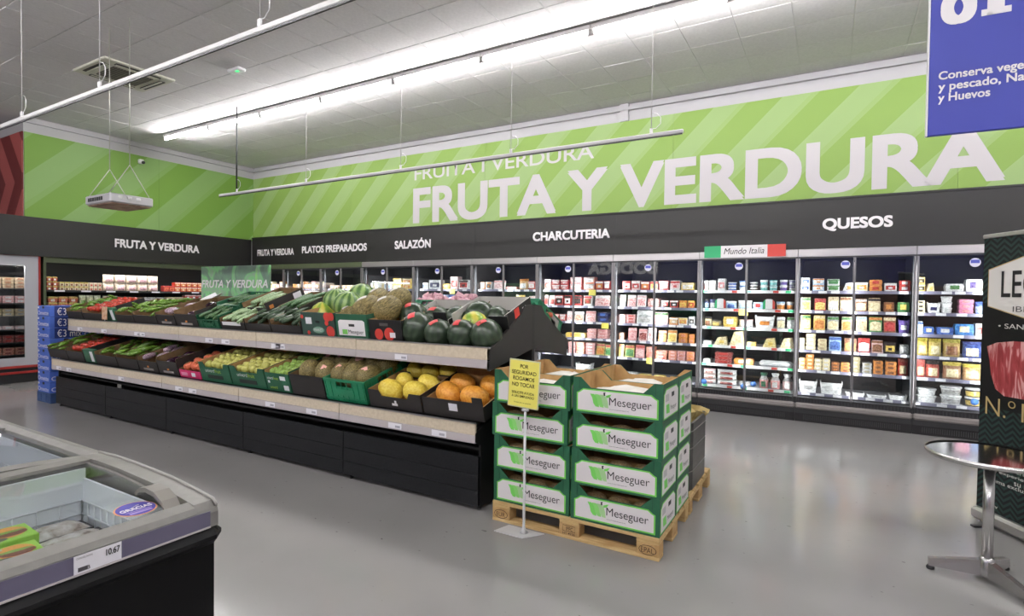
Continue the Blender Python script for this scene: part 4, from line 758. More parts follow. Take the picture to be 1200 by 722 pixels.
def plastic_crate(w, d, h, mt, label, loc, rot, group=None, fh=None):
    t = thing('plastic_crate', label, 'crate', loc, 0, group, rot); fh = fh or h
    def wall(nm, P0, P1, hh, inward, outer):
        # ribbed wall between two floor points, with a hand hole band
        P0, P1 = Vector(P0), Vector(P1); u = (P1-P0); L_ = u.length; u.normalize(); M = Matrix.Identity(4); n = Vector((u.y, -u.x, 0))
        for i in range(3): M[i][0], M[i][1], M[i][2] = u[i], n[i], (0, 0, 1)[i]
        M.translation = P0; b = MB(); th = .006
        b.bx(0, L_, -th, 0, 0, hh*.66, 0, M).bx(0, L_*.3, -th, 0, hh*.66, hh*.9, 0, M).bx(L_*.7, L_, -th, 0, hh*.66, hh*.9, 0, M).bx(0, L_, -th-.004, .006, hh*.9, hh, 0, M)
        for k in range(max(3, int(L_/.06))): x = .02+(L_-.04)*k/(max(3, int(L_/.06))-1); b.bx(x-.004, x+.004, 0, .005, 0, hh*.9, 0, M)
        b.bx(0, L_, 0, .005, hh*.1, hh*.16, 0, M).bx(L_*.28, L_*.72, 0, .006, hh*.28, hh*.56, 0, M); b.build(nm, mt, t)
    wall('front_wall', (-w/2, 0, 0), (w/2, 0, 0), fh, 1, 0); wall('back_wall', (w/2, d, 0), (-w/2, d, 0), h, 1, 0); wall('side_wall', (w/2, 0, 0), (w/2, d, 0), h, 1, 0); wall('side_wall', (-w/2, d, 0), (-w/2, 0, 0), h, 1, 0)
    MB().box((0, d/2, .006), (w-.02, d-.02, .012)).build('bottom', mt, t); return t
M_CRB = mat('black_carton', (44, 41, 40), .55); M_CRI = noisy('dark_kraft_inside', [(.35, (112, 88, 58)), (.65, (136, 108, 74))], 12, .8); M_GRN = mat('green_carton', (36, 92, 66), .5); M_GPL = mat('green_plastic', (28, 124, 86), .35); M_DGC = mat('dark_green_carton', (48, 74, 66), .5); M_MAG = mat('magenta_carton', (214, 54, 112), .5); M_LIME = mat('lime_print', (178, 206, 60), .5)
ANG_U = math.atan2(UPZ1-UPZ0, UP1-UP0); ANG_L = math.atan2(LPZ1-LPZ0, LP1-LP0)
def fill(t, w, d, kind, s, label, z0, nx, ny, jit=.25, yaw=0, yawj=.15, layers=1, stick=None, tilt=None, y0=.03, x0=None, drop=0, flat=True, zstep=None):
    """lay produce in the tilted crate t (crate axes: x across, y towards the back)"""
    M = Matrix.Translation(t.location) @ t.rotation_euler.to_matrix().to_4x4(); k = 0
    for l in range(layers):
        mx, my = nx-(l % 2), ny-(l % 2)
        for j in range(my):
            for i in range(mx):
                if R.random() < drop: continue
                px = -w/2+.02+(w-.04)*(i+.5+.5*(nx-mx))/nx; py = y0+(d-y0-.03)*(j+.5+.5*(ny-my))/ny; cx, cyy = (w-.04)/nx, (d-y0-.03)/ny
                p = M @ Vector((px+R.uniform(-jit, jit)*cx*.4, py+R.uniform(-jit, jit)*cyy*.4, z0+l*(zstep or s*1.3)+R.uniform(-.1, .25)*s*jit*2))
                if kind in ('pepper', 'aubergine', 'saubergine', 'courgette', 'pcourgette', 'cucumber'): rot = (t.rotation_euler.x+R.uniform(-.12, .12), R.uniform(-.3, .3), yaw+R.uniform(-yawj, yawj)+(math.pi if R.random() < .3 and kind == 'pepper' else 0))
                elif kind in ('melon', 'ymelon', 'omelon', 'boxmelon'): rot = (t.rotation_euler.x-math.pi/2+R.uniform(-.2, .2), R.uniform(-.2, .2), yaw+R.uniform(-yawj, yawj))
                else: rot = (R.uniform(-.4, .4)+(t.rotation_euler.x), R.uniform(-.4, .4), R.uniform(0, 6))
                st = stick if stick and R.random() < .8 else None
                lb2 = label
                if layers == 1 and mx*my <= 8: lb2 = '%s%s %s' % (['front ', 'rear ', 'rearmost '][j] if my > 1 else '', ['left', 'right'][i] if mx == 2 else (['left', 'middle', 'right'][i] if mx == 3 else (['far left', 'centre left', 'centre right', 'far right'][i] if mx == 4 else ORD[i])) , label)
                fruit(kind, p, s*R.uniform(.92, 1.06), rot, lb2, st, (R.uniform(.1, .5), -.75, R.uniform(.5, .9))); k += 1
def xr(p0, p1, Y, y): a = onY(p0, y, Y).x; b = onY(p1, y, Y).x; return (a+b)/2, (b-a)
DEP = .56
def lower(p0, p1, maker, **kw):
    cx, w = xr(p0, p1, 3.43, 455); return cx, w-.012, (cx, 3.40, .668+.012), (ANG_L, 0, 0)
def upper(p0, p1):
    cx, w = xr(p0, p1, 3.60, 392); return cx, w-.012, (cx, 3.585, 1.226), (ANG_U, 0, 0)
def logo(parent, w, h, s='frutas', col=None, y=-.001):
    lettering(s, parent, (-w*.32, y, h*.14), (1, 0, 0), (0, 0, 1), w*.6, h*.14, col or M_WHITE, .0)
def front_of(t): return [c for c in t.children if c.name.startswith('front_wall')][0]
def blackbox(tier, p0, p1, lab, h=.17, notch=True, fh=.13, d=DEP, lg=False):
    cx, w, loc, rot = (lower(p0, p1, None) if tier == 'L' else upper(p0, p1)); 
    t = carton_box(w, d, h, M_CRB, M_CRI, None, fh, lab, 'crate', 'produce_crate', loc, rot, 'black produce crates on the stand'); 
    if lg:
        f = front_of(t); MB().bx(-w*.26, w*.26, -.002, 0, .02, .045).build('print', mat('pale_print', (150, 144, 140), .6), f); MB().bx(-.015, .02, -.003, 0, .055, .075).build('print', mat('orange_print', (206, 130, 60), .6), f)
    return t, w
def green_card(tier, px, lean=.25):
    cx, w, loc, rot = (lower(px, px+13, None) if tier == 'L' else upper(px, px+13))
    t = thing('ticket_box', 'small green carton with white tickets standing on the %s tier' % ('lower' if tier == 'L' else 'upper'), 'box', (loc[0], loc[1]-.0, loc[2]), 0, 'green ticket cartons', (rot[0], 0, 0))
    MB().cbox((0, .03, .09), (w, .05, .18), .004).build('carton', M_GRN, t); MB().bx(w*.12, w*.38, .003, .0055, .02, .16).build('ticket', M_TAG, t)

# lower tier, left to right
t, w = blackbox('L', 62, 84, 'black crate of light green peppers, first on the lower tier'); fill(t, w, DEP, 'pepper', .075, 'light green pepper in the first crate of the lower tier', .15, 4, 4, 1)
t, w = blackbox('L', 84.5, 103, 'black crate of red tomatoes on the lower tier'); fill(t, w, DEP, 'tomato', .045, 'red tomato in the lower tier crate', .145, 4, 5)
green_card('L', 103.5)
t, w = blackbox('L', 117, 142, 'black crate of long green peppers on the lower tier, right of the green ticket carton'); fill(t, w, DEP, 'pepper', .095, 'long green pepper in the lower tier crate beside the green ticket carton', .15, 4, 4, .9, .5)
t, w = blackbox('L', 142.5, 167, 'black crate of curly green peppers on the lower tier, left of the aubergines'); fill(t, w, DEP, 'pepper', .085, 'curly green pepper in the lower tier crate left of the aubergines', .15, 5, 4, 1, -.4, .6)
t, w = blackbox('L', 167.5, 190, 'black crate of striped purple aubergines on the lower tier', lg=True); fill(t, w, DEP, 'saubergine', .09, 'striped purple aubergine on the lower tier', .13, 4, 2, .7)
t, w = blackbox('L', 190.5, 214, 'black crate half full of dark aubergines on the lower tier', .2, lg=True, fh=.16); fill(t, w, DEP, 'aubergine', .095, 'dark aubergine on the lower tier', .10, 3, 2, .7)
cx, w, loc, rot = lower(215, 240, None); t = carton_box(w, .5, .10, M_MAG, M_CRI, None, .085, 'magenta carton of orange-red tomatoes on the lower tier', 'box', 'cardboard_box', loc, rot)
MB().bx(.03, .1, -.002, 0, .02, .065).build('ticket', M_TAG, front_of(t)); MB().bx(-.17, -.05, -.002, 0, .02, .06).build('print', mat('light_pink_print', (240, 150, 186), .5), front_of(t)); fill(t, w, .5, 'otomato', .062, 'large orange-red tomato in the magenta carton', .10, 3, 4)
for p0, p1, kd, lb in [(240.5, 276, 'apple_y', 'left'), (276.5, 317, 'apple_y', 'right')]:
    cx, w, loc, rot = lower(p0, p1, None); t = carton_box(w, DEP, .21, M_GRN, M_KRAFT, (w*.3, .055), .21, 'green carton of yellow apples, the %s one of two' % lb, 'box', 'cardboard_box', loc, rot, 'green apple cartons')
    f = front_of(t); lettering('univerd', f, (-w*.3, -.001, .105), (1, 0, 0), (0, 0, 1), w*.3, .04, M_WHITE, .0); lettering('fruit', f, (w*.02, -.001, .105), (1, 0, 0), (0, 0, 1), w*.2, .04, M_LIME, .0)
    MB().bx(-w*.27, w*.24, -.002, 0, .035, .075).build('hand_slot', M_BLACK, f)
    for q in range(3): fruit('apple_y', (loc[0]-w*.16+q*w*.14, loc[1]+.05, loc[2]+.07), .044, (0, 0, q), 'yellow apple seen through the hand slot of the %s apple carton' % lb)
    fill(t, w, DEP, 'apple_y', .047, 'yellow apple in the %s green carton' % lb, .155, 5, 6, .4)
cx, w, loc, rot = lower(317.5, 346, None); t = carton_box(w, DEP, .21, M_GRN, M_KRAFT, None, .185, 'green carton of green apples with white tickets', 'box', 'cardboard_box', loc, rot)
f = front_of(t); lettering('univerd', f, (-w*.42, -.001, .12), (1, 0, 0), (0, 0, 1), w*.25, .03, M_WHITE, 0); lettering('fruit', f, (-w*.15, -.001, .12), (1, 0, 0), (0, 0, 1), w*.2, .03, M_LIME, 0); lettering('univerd', f, (-w*.36, -.001, .025), (1, 0, 0), (0, 0, 1), w*.3, .03, M_LIME, 0)
MB().bx(w*.12, w*.34, -.002, 0, .12, .16).bx(w*.22, w*.42, -.002, 0, .02, .07).bx(-w*.42, -w*.34, -.002, 0, .08, .105).build('ticket', M_TAG, f); fill(t, w, DEP, 'apple_g', .047, 'green apple in the green carton', .165, 4, 6, .4)
cx, w, loc, rot = lower(346.5, 386, None); t = carton_box(w, DEP, .2, M_CRB, M_CRI, None, .2, 'plain black box of green-brown melons on the lower tier', 'box', 'cardboard_box', loc, rot)
MB().bx(-.05, .05, -.002, .008, .175, .2).build('front_tab', M_BLACK, front_of(t)); fill(t, w, DEP, 'melon', .13, 'green-brown melon with sticker in the plain black box', .175, 2, 2, .2, .5, .5, 1, M_LBLP)
cx, w, loc, rot = lower(386.5, 435, None); t = plastic_crate(w, DEP, .205, M_GPL, 'green plastic crate of green-brown melons', loc, rot); fill(t, w, DEP, 'melon', .135, 'green-brown melon with sticker in the green plastic crate', .185, 3, 2, .2, .2, .4, 1, M_LBLP)
cx, w, loc, rot = lower(437, 499, None); t = carton_box(w, .40, .15, M_CRB, M_KRAFT, (w*.25, .05), .15, 'black notched box of yellow melons, front one', 'box', 'cardboard_box', loc, rot, None, .007, True)
MB().bx(-.03, .03, -.002, 0, .03, .05).bx(.0, .02, -.002, 0, .05, .075).build('print', M_WHITE, front_of(t)); fill(t, w, .4, 'ymelon', .108, 'yellow melon in the front black box', .12, 2, 2, .2, 1.2, .7)
M_ = Matrix.Translation(loc) @ Matrix.Rotation(rot[0], 4, 'X'); l2 = tuple(M_ @ Vector((0, .41, 0)))
t = carton_box(w, .36, .15, M_CRB, M_KRAFT, (w*.25, .05), .15, 'black notched box of yellow melons, rear one under the upper shelf', 'box', 'cardboard_box', l2, rot, None, .007, True); fill(t, w, .36, 'ymelon', .095, 'yellow melon in the rear black box', .12, 3, 2, .2, 1.2, .7)
cx, w, loc, rot = lower(500, 572, None); t = carton_box(w, .5, .145, M_CRB, M_KRAFT, None, .145, 'black box of orange melons at the right end of the lower tier', 'box', 'cardboard_box', loc, rot, None, .007, False, .12)
MB().bx(-.03, .05, -.002, 0, .06, .12).build('ticket', M_TAG, front_of(t)); MB().bx(w*.34, w*.5, .0, .006, .145, .19).build('corner_flap', M_CRB, t); MB().bx(-w*.5, -w*.38, .49, .498, .14, .2).build('corner_flap', M_KRAFT, t); MB().bx(-w*.5, w*.5, .49, .498, .14, .24).build('back_flap', M_KRAFT, t)
fill(t, w, .5, 'omelon', .12, 'orange melon in the black box at the right end', .115, 2, 2, .15, 1.4, .4)

# upper tier, left to right
t, w = blackbox('U', 82, 100, 'black crate of green peppers, first on the upper tier', .15, fh=.11); fill(t, w, DEP, 'pepper', .075, 'green pepper in the first crate of the upper tier', .14, 4, 4, 1)
t, w = blackbox('U', 100.5, 125, 'black crate of red tomatoes on the upper tier', .15, fh=.10); fill(t, w, DEP, 'tomato', .045, 'red tomato in the upper tier crate', .135, 4, 5)
green_card('U', 126)
t, w = blackbox('U', 139, 160, 'black crate of long green peppers on the upper tier beside the green ticket carton', .14, fh=.10); fill(t, w, DEP, 'pepper', .09, 'long green pepper in the upper tier crate beside the green ticket carton', .13, 4, 4, .9, .5)
t, w = blackbox('U', 160.5, 187, 'black crate of curly green peppers on the upper tier', .15, fh=.11); fill(t, w, DEP, 'pepper', .085, 'curly green pepper on the upper tier', .14, 5, 4, 1, -.4, .6)
t, w = blackbox('U', 187.5, 209, 'black crate of striped purple aubergines on the upper tier', .16, fh=.13, lg=True); fill(t, w, DEP, 'saubergine', .085, 'striped purple aubergine on the upper tier', .12, 4, 2, .7)
t, w = blackbox('U', 209.5, 235, 'black crate of dark aubergines with white paper on the upper tier', .19, fh=.15, lg=True); fill(t, w, DEP, 'aubergine', .09, 'dark aubergine on the upper tier', .1, 3, 2, .7)
tag(MB().add([(-.16, .0, .02), (-.05, -.08, .0), (.04, .03, .05), (.16, -.06, .03), (.12, .1, .1), (.0, .12, .04), (-.1, .14, .1)], [(0, 1, 2), (1, 3, 2), (2, 3, 4), (2, 4, 5), (0, 2, 5), (0, 5, 6)], 0).build('wrapping_paper', M_WHITE, None, (t.location.x, 3.83, 1.53)), 'crumpled white paper over the dark aubergines', 'paper')
cx, w, loc, rot = upper(235.5, 261); t = plastic_crate(w, DEP, .15, mat('bottle_green_plastic', (30, 88, 60), .4), 'dark green plastic crate of cucumbers, front one on the upper tier', loc, rot, None, .10); fill(t, w, DEP, 'cucumber', .14, 'cucumber in the front dark green crate', .12, 5, 2, .4, .25, .12, 2, zstep=.022)
t, w = blackbox('U', 261.5, 290, 'black crate of pale courgettes on the upper tier', .13, fh=.085); MB().bx(-w*.4, w*.35, -.004, 0, .05, .09).build('white_lining', M_WHITE, front_of(t)); fill(t, w, DEP, 'pcourgette', .15, 'pale green courgette in the front crate', .10, 6, 2, .4, .2, .12, 2, zstep=.022)
t, w = blackbox('U', 290.5, 320, 'black crate of mid green courgettes on the upper tier', .13, fh=.085); fill(t, w, DEP, 'courgette', .15, 'courgette in the middle crate of the upper tier', .10, 7, 2, .4, .15, .1, 2, zstep=.022)
t, w = blackbox('U', 320.5, 356, 'black crate of dark courgettes beside the dark green fruit carton', .13, fh=.085); fill(t, w, DEP, 'courgette', .15, 'dark courgette beside the dark green fruit carton', .10, 7, 2, .4, .1, .1, 2, zstep=.022)
# second layer near the ridge
def ridge(px0, px1, Y, y): a = onY(px0, y, Y); b = onY(px1, y, Y); return (a.x+b.x)/2, b.x-a.x
cx, w = ridge(258, 286, 3.8, 362); rr = (.32, 0, -.06); t = plastic_crate(w, .42, .12, MATS['bottle_green_plastic'], 'dark green crate of cucumbers stacked at the ridge of the stand', (cx, 3.78, 1.40), rr, None, .09); fill(t, w, .42, 'cucumber', .125, 'cucumber in the crate at the ridge', .085, 6, 1, .4, 0, .2)
cx, w = ridge(287, 318, 3.8, 364); rr = (.38, 0, -.1); t = carton_box(w, .5, .13, M_CRB, M_CRI, None, .08, 'black crate of pale courgettes stacked at the ridge of the stand', 'crate', 'produce_crate', (cx, 3.78, 1.39), rr)
MB().bx(w*.5, w*.5+.002, .05, .1, .05, .09).build('print', MATS['orange_print'], t); MB().bx(w*.5, w*.5+.002, .36, .46, .03, .11).build('ticket', M_TAG, t); fill(t, w, .5, 'pcourgette', .15, 'pale courgette in the crate at the ridge', .095, 6, 1, .4, 0, .1)
cx, w = ridge(328, 358, 3.82, 370); t = carton_box(w, .45, .10, M_CRB, M_CRI, None, .06, 'black crate of long cucumbers stacked behind the dark courgettes', 'crate', 'produce_crate', (cx, 3.80, 1.39), (.38, 0, -.1)); fill(t, w, .45, 'cucumber', .16, 'long cucumber stacked behind the dark courgettes', .08, 6, 1, .4, -.1, .1, 2, zstep=.022)
# printed cartons
cx, w, loc, rot = upper(356.5, 396); t = carton_box(w, .5, .225, M_DGC, M_KRAFT, None, .225, 'dark green fruit carton with red tomato prints', 'box', 'cardboard_box', loc, (ANG_U*.55, 0, 0)); f = front_of(t)
M_RP = mat('red_fruit_print', (206, 66, 56), .5)
disc(f, 'red_print', (w*.36, -.001, .045), .055, M_RP); disc(f, 'red_print', (w*.3, -.001, .185), .045, M_RP); disc(f, 'red_print', (w*.42, -.001, .19), .04, M_RP); disc(f, 'red_print', (w*.27, -.001, .125), .025, M_RP); disc(f, 'red_print', (-w*.3, -.001, .025), .02, M_RP); disc(f, 'red_print', (-w*.46, -.001, .18), .02, M_RP)
MB().bx(-w*.36, -w*.18, -.002, 0, .11, .175).build('ticket', M_TAG, f); MB().bx(-w*.06, w*.06, -.002, 0, .125, .145).build('hand_hole', M_BLACK, f)
o = MB().prism([(.001+w*.17*math.cos(q*.4), .055+.032*math.sin(q*.4)) for q in range(16)], -.002, 0).build('badge', mat('badge_green', (120, 160, 140), .5), f); lettering('MARKET', f, (-w*.13, -.0025, .042), (1, 0, 0), (0, 0, 1), w*.26, .028, M_WHITE, 0)
cx, w, loc, rot = upper(396.5, 434); t = carton_box(w, .5, .22, M_GRN, M_KRAFT, None, .22, 'white and green printed melon carton on the upper tier', 'box', 'cardboard_box', loc, (ANG_U*.5, 0, 0)); f = front_of(t)
MB().prism([(-w*.42, .02), (w*.42, .02), (w*.42, .15), (w*.36, .165), (-w*.36, .165), (-w*.42, .15)], -.002, 0).build('white_field', M_PRINT, f); MB().bx(-w*.08, w*.1, -.003, -.001, .105, .128).build('hand_hole', M_BLACK, f); lettering('Meseguer', f, (-w*.1, -.003, .03), (1, 0, 0), (0, 0, 1), w*.48, .045, M_INK, 0); MB().bx(-w*.3, -w*.14, -.003, -.001, .03, .075).build('leaf_print', mat('leaf_green_print', (126, 206, 96), .5), f)
cx, w, loc, rot = upper(435, 474); t = carton_box(w, .5, .18, M_BLACK, M_KRAFT, None, .18, 'black carton with red watermelon prints on the upper tier', 'box', 'cardboard_box', loc, (ANG_U*.5, 0, 0)); f = front_of(t)
disc(f, 'red_print', (-w*.2, -.001, .05), .05, M_RP); disc(f, 'red_print', (w*.12, -.001, .055), .058, M_RP); MB().bx(w*.14, w*.3, -.004, -.002, .025, .07).build('ticket', M_TAG, f); MB().bx(-w*.16, w*.1, -.002, 0, .125, .15).build('hand_hole', mat('grey_hole', (90, 86, 84), .6), f)
MB().bx(w*.5, w*.5+.002, .05, .25, .02, .09).build('red_print', M_RP, t)
# melons and watermelons standing behind the cartons
def at(px, py, Y): return onY(px, py, Y)
for px, py, Y, k, s, lb, st in [(380, 369, 3.88, 'wmy', .14, 'yellow-green watermelon behind the dark green carton', None), (395, 354, 3.98, 'wms', .145, 'striped watermelon, left of three', None), (408, 358, 3.80, 'wms', .145, 'striped watermelon, front of three', None), (424, 350, 4.0, 'wms', .155, 'striped watermelon, right of three', None)]:
    fruit(k, at(px, py, Y), s, (.25, R.uniform(-.2, .2), R.uniform(0, 3)), lb, st)
for i, (px, py, Y, s, rz) in enumerate([(409, 370, 3.72, .12, 1.1), (431, 363, 3.74, .165, .5), (454, 363, 3.80, .16, .6), (443, 351, 4.02, .14, .9), (467, 351, 4.0, .145, .6)]):
    fruit('melon', at(px, py, Y), s, (-1.15, 0, rz-.6), ['green-brown melon with pale label at the left of the heap', 'largest green-brown melon of the heap', 'green-brown melon right of the largest one', 'small green-brown melon at the back of the heap', 'green-brown melon at the back right of the heap'][i], mat('grey_label', (206, 200, 194), .5), (-.1, -.5, .9))
for i, (px, py, Y, s) in enumerate([(490, 386, 3.72, .155), (514, 391, 3.66, .125), (542, 392.5, 3.66, .13), (570, 393, 3.67, .135), (485, 371, 3.98, .14), (512, 375, 3.96, .13), (536, 374, 3.98, .12), (563, 371, 4.04, .145), (556, 381, 3.86, .12), (582, 374, 4.08, .12)]):
    fruit('wmd' if i < 7 else ('wmy' if i == 8 else 'wmd'), at(px, py, Y), s, (R.uniform(.3, .7), R.uniform(-.3, .3), R.uniform(0, 6)), ['largest dark watermelon, front left', 'dark watermelon, second of the front row', 'dark watermelon, third of the front row', 'dark watermelon at the right end of the front row', 'dark watermelon in the white carton, left', 'dark watermelon in the second row, middle', 'dark watermelon behind the black flap', 'dark watermelon at the back beside the grey liner', 'yellow-patched watermelon behind the front row', 'dark watermelon at the back under the black lid'][i], M_LBLR if i in (0, 1, 2, 3, 4, 5) else None, (-.05, -.55, .85))
def carton_at(px0, px1, y, Y, zoff, d, h, mo, mi_, lab, rx=.35, fh=None):
    a = onY(px0, y, Y); b = onY(px1, y, Y); return carton_box(b.x-a.x, d, h, mo, mi_, None, fh or h, lab, 'box', 'cardboard_box', ((a.x+b.x)/2, Y, a.z+zoff), (rx, 0, 0))
M_PALE = mat('pale_card', (200, 196, 190), .6)
t = carton_at(478, 530, 392, 3.80, -.03, .5, .19, M_BLACK, M_PALE, 'black carton with pale liner around the second row of watermelons', fh=.12); wq = .56; MB().bx(.10, .24, .0, .006, .12, .26).build('flap', M_BLACK, t); MB().bx(-.06, .06, -.008, .0, .10, .20).build('flap', M_BLACK, t)
t = carton_at(534, 596, 392, 3.84, -.02, .46, .21, M_BLACK, M_PALE, 'black and red carton of watermelons at the right end', fh=.12); w = .6
MB().bx(.12, .30, -.012, -.004, .10, .21).build('flap', M_BLACK, t); MB().bx(-.28, .02, -.004, 0, .0, .03).build('red_print', M_RP, front_of(t))
side = [c for c in t.children if c.name.startswith('side_wall')]; xm = max(c.data.vertices[1].co.x for c in side)
MB().bx(xm, xm+.002, .16, .24, .12, .2).build('red_print', M_RP, t); MB().bx(xm, xm+.002, .3, .36, .1, .17).build('ticket', M_TAG, t)
# far side of the ridge: green plastic crates, garlic
for i, (px0, px1, Y) in enumerate([(482, 512, 4.35), (513, 548, 4.33), (549, 588, 4.32), (590, 622, 4.30)]):
    a = onY(px0, 352, Y); b = onY(px1, 352, Y)
    t = plastic_crate(b.x-a.x-.01, .5, .15, M_GPL, ['green plastic crate of purple garlic behind the ridge, left one', 'green plastic crate of purple garlic behind the ridge, right one', 'empty green plastic crate behind the watermelons', 'green plastic crate at the right end of the ridge'][i], ((a.x+b.x)/2, Y, 1.44), (-.42, 0, 0), 'green plastic crates behind the ridge')
    if i < 2: fill(t, b.x-a.x-.01, .5, 'garlic', .05, 'purple garlic bulb in the %s crate behind the ridge' % ('left' if i == 0 else 'right'), .15, 6, 5, .8, layers=2, y0=.0)
# sloping green crate on the far side seen past the end panel
t = plastic_crate(.42, .55, .15, M_GPL, 'green plastic crate sloping down the far side, past the end panel', (GX1-.25, 4.36, 1.47), (-.44, 0, 0)); 
fruit('otomato', (GX1-.06, 4.66, 1.45), .04, (0, 0, 0), 'single orange tomato on the far-side green crate')
MB().bx(.212, .216, .3, .46, -.06, .13).build('hanging_ticket', mat('grey_ticket', (150, 146, 144), .4), t)
# leafy FRUTA Y VERDURA sign over the ridge
a = onY(237, 350, 4.25); b = onY(316.5, 310.5, 4.25)
t = thing('produce_sign', 'leaf-patterned FRUTA Y VERDURA board standing over the produce stand', 'sign', ((a.x+b.x)/2, 4.25, 1.545)); w, h = b.x-a.x, b.z-1.545
lm = noisy('leaf_graphic', [(.34, (112, 132, 122)), (.46, (122, 158, 130)), (.5, (132, 206, 136)), (.6, (150, 178, 152)), (.68, (150, 216, 130))], 3.2, .5, 2, 'Object', (1, 1, .9), dist=1.5)
MB().cbox((0, 0, h/2), (w, .03, h), .004).build('board', lm, t); lettering('FRUTA Y VERDURA', t, (-w*.49, -.016, h*.34), (1, 0, 0), (0, 0, 1), w*.98, h*.24, M_PRINT, .02, .2)
for x in (-w*.4, w*.4): MB().lathe([(.012, -.05), (.012, .06)], 8, 0, Matrix.Translation((x, .02, 0))).build('post', M_DGREY, t)
# orange price card
p = onY(122.5, 374.5, 3.525); t = thing('price_card', 'orange price card on a clip at the upper tier rail', 'price card', (p.x, 3.525, 1.225)); MB().cbox((0, 0, .11), (.14, .004, .17), .001).build('card', noisy('orange_card', [(.4, (206, 150, 110)), (.6, (226, 190, 160))], 20, .5), t); MB().tube([(0, .004, 0), (0, .004, .08)], .005, 5).build('clip', M_WHITE, t)

# ================================================================== PALLET OF MELON BOXES
M_WOOD = noisy('pallet_wood', [(.3, (176, 142, 92)), (.6, (204, 174, 122)), (.75, (216, 190, 142))], 5, .8, 4, 'Object', (1, 8, 8)); M_WOODD = noisy('pallet_block', [(.3, (168, 132, 84)), (.7, (206, 172, 120))], 9, .85, 4)
M_STAMP = mat('pallet_stamp', (70, 52, 34), .8); M_FILMD = mat('dark_void', (26, 25, 25), .7)
def pallet(loc, label, mw, mb, marks, L_=1.2, D_=.8, rotz=0, group=None):
    t = thing('wooden_pallet', label, 'pallet', loc, rotz, group)
    for y, wd in ((0, .145), (.1635, .1), (.3275, .145), (.5275, .1), (.655, .145)): MB().cbox((0, y+wd/2, .133), (L_, wd, .022), .003).build('top_board', mw, t)
    for x in (-L_/2+.0725, 0, L_/2-.0725): MB().cbox((x, D_/2, .111), (.145, D_, .022), .003).build('stringer_board', mw, t)
    for y, wd in ((0, .1), (D_/2-.0725, .145), (D_-.1, .1)): MB().cbox((0, y+wd/2, .011), (L_, wd, .022), .003).build('bottom_board', mw, t)
    for x in (-L_/2+.0725, 0, L_/2-.0725):
        for y, wd in ((0, .1), (D_/2-.0725, .145), (D_-.1, .1)):
            b = MB().cbox((x, y+wd/2, .061), (.145, wd, .078), .004).build('block', mb, t)
            if marks and y == 0:
                if x < -.1: lettering('EUR', b, (x-.035, -.001, .04), (1, 0, 0), (0, 0, 1), .07, .03, M_STAMP, 0); MB().tube([(x+.055*math.cos(q*.524), -.001, .057+.03*math.sin(q*.524)) for q in range(13)], .002, 4).build('stamp_ring', M_STAMP, b)
                elif x > .1: lettering('EPAL', b, (x-.04, -.001, .042), (1, 0, 0), (0, 0, 1), .08, .032, M_STAMP, 0); MB().tube([(x+.055*math.cos(q*.524), -.001, .058+.03*math.sin(q*.524)) for q in range(13)], .002, 4).build('stamp_ring', M_STAMP, b)
                else: lettering('IPPC', b, (x-.02, -.001, .056), (1, 0, 0), (0, 0, 1), .05, .026, M_STAMP, 0); lettering('HT 4936', b, (x-.045, -.001, .03), (1, 0, 0), (0, 0, 1), .09, .016, M_STAMP, 0.01); MB().tube([(x-.045, -.001, .052), (x+.045, -.001, .052), (x+.045, -.001, .09), (x-.045, -.001, .09), (x-.045, -.001, .052)], .0015, 4).build('stamp_frame', M_STAMP, b)
    return t
PX0, PX1, PY0 = -2.085, -.873, 3.33
pallet(((PX0+PX1)/2, PY0, 0), 'wooden pallet under the stacked green melon boxes', M_WOOD, M_WOODD, True, PX1-PX0)
pallet(((PX0+PX1)/2+.0, PY0+.845, 0), 'wooden pallet behind, under the dark wrapped bin', M_WOOD, M_WOODD, False, PX1-PX0)
M_BORD = mat('lime_border', (116, 204, 84), .5); M_LABEL = mat('label_white', (226, 220, 222), .55); M_LEAF1 = mat('leaf_light', (122, 214, 98), .5); M_LEAF2 = mat('leaf_pale', (168, 210, 150), .5); M_BGRN = mat('melon_box_green', (34, 92, 64), .5); M_BAG = noisy('white_tissue', [(.3, (196, 190, 180)), (.7, (232, 228, 222))], 8, .6, 3, 'Object', (1, 1, 1), .6)
BW, BD, BH = .597, .394, .237; th = .006
def notch_poly(w, hh, nw, hn): return [(-w/2, 0), (w/2, 0), (w/2, hh), (nw+.07, hh), (nw, hn), (-nw, hn), (-nw-.07, hh), (-w/2, hh)]
PANEL = MB().prism(notch_poly(BW, BH, .175, .172), 0, th, 'xz', 0, None, (0, 1)).mesh('front_wall', [M_BGRN, M_KRAFT])
PANELB = MB().prism(notch_poly(BW, BH, .175, .172), BD-th, BD, 'xz', 0, None, (1, 0)).mesh('back_wall', [M_BGRN, M_KRAFT])
SIDES = [MB().box((s*(BW/2-th/2), BD/2, BH/2), (th, BD-2*th-.0004, BH), [0, 1, 1, 0, 1, 1] if s > 0 else [0, 1, 1, 1, 1, 0]).mesh('side_wall', [M_BGRN, M_KRAFT]) for s in (-1, 1)]
BOT = MB().box((0, BD/2, .005), (BW-2*th-.001, BD-2*th-.001, .01)).mesh('bottom', M_KRAFT)
def lab_poly(w, z0, z1, c): return [(-w/2, z0), (w/2, z0), (w/2, z1-c), (w/2-c*.6, z1-c*.75), (w/2-c*1.6, z1), (-w/2+c*1.6, z1), (-w/2+c*.6, z1-c*.75), (-w/2, z1-c)]
LBO = MB().prism(lab_poly(.545, .014, .165, .028), -.0015, 0).mesh('label_border', M_BORD); LBI = MB().prism(lab_poly(.525, .024, .157, .024), -.0025, -.001).mesh('label', M_LABEL)
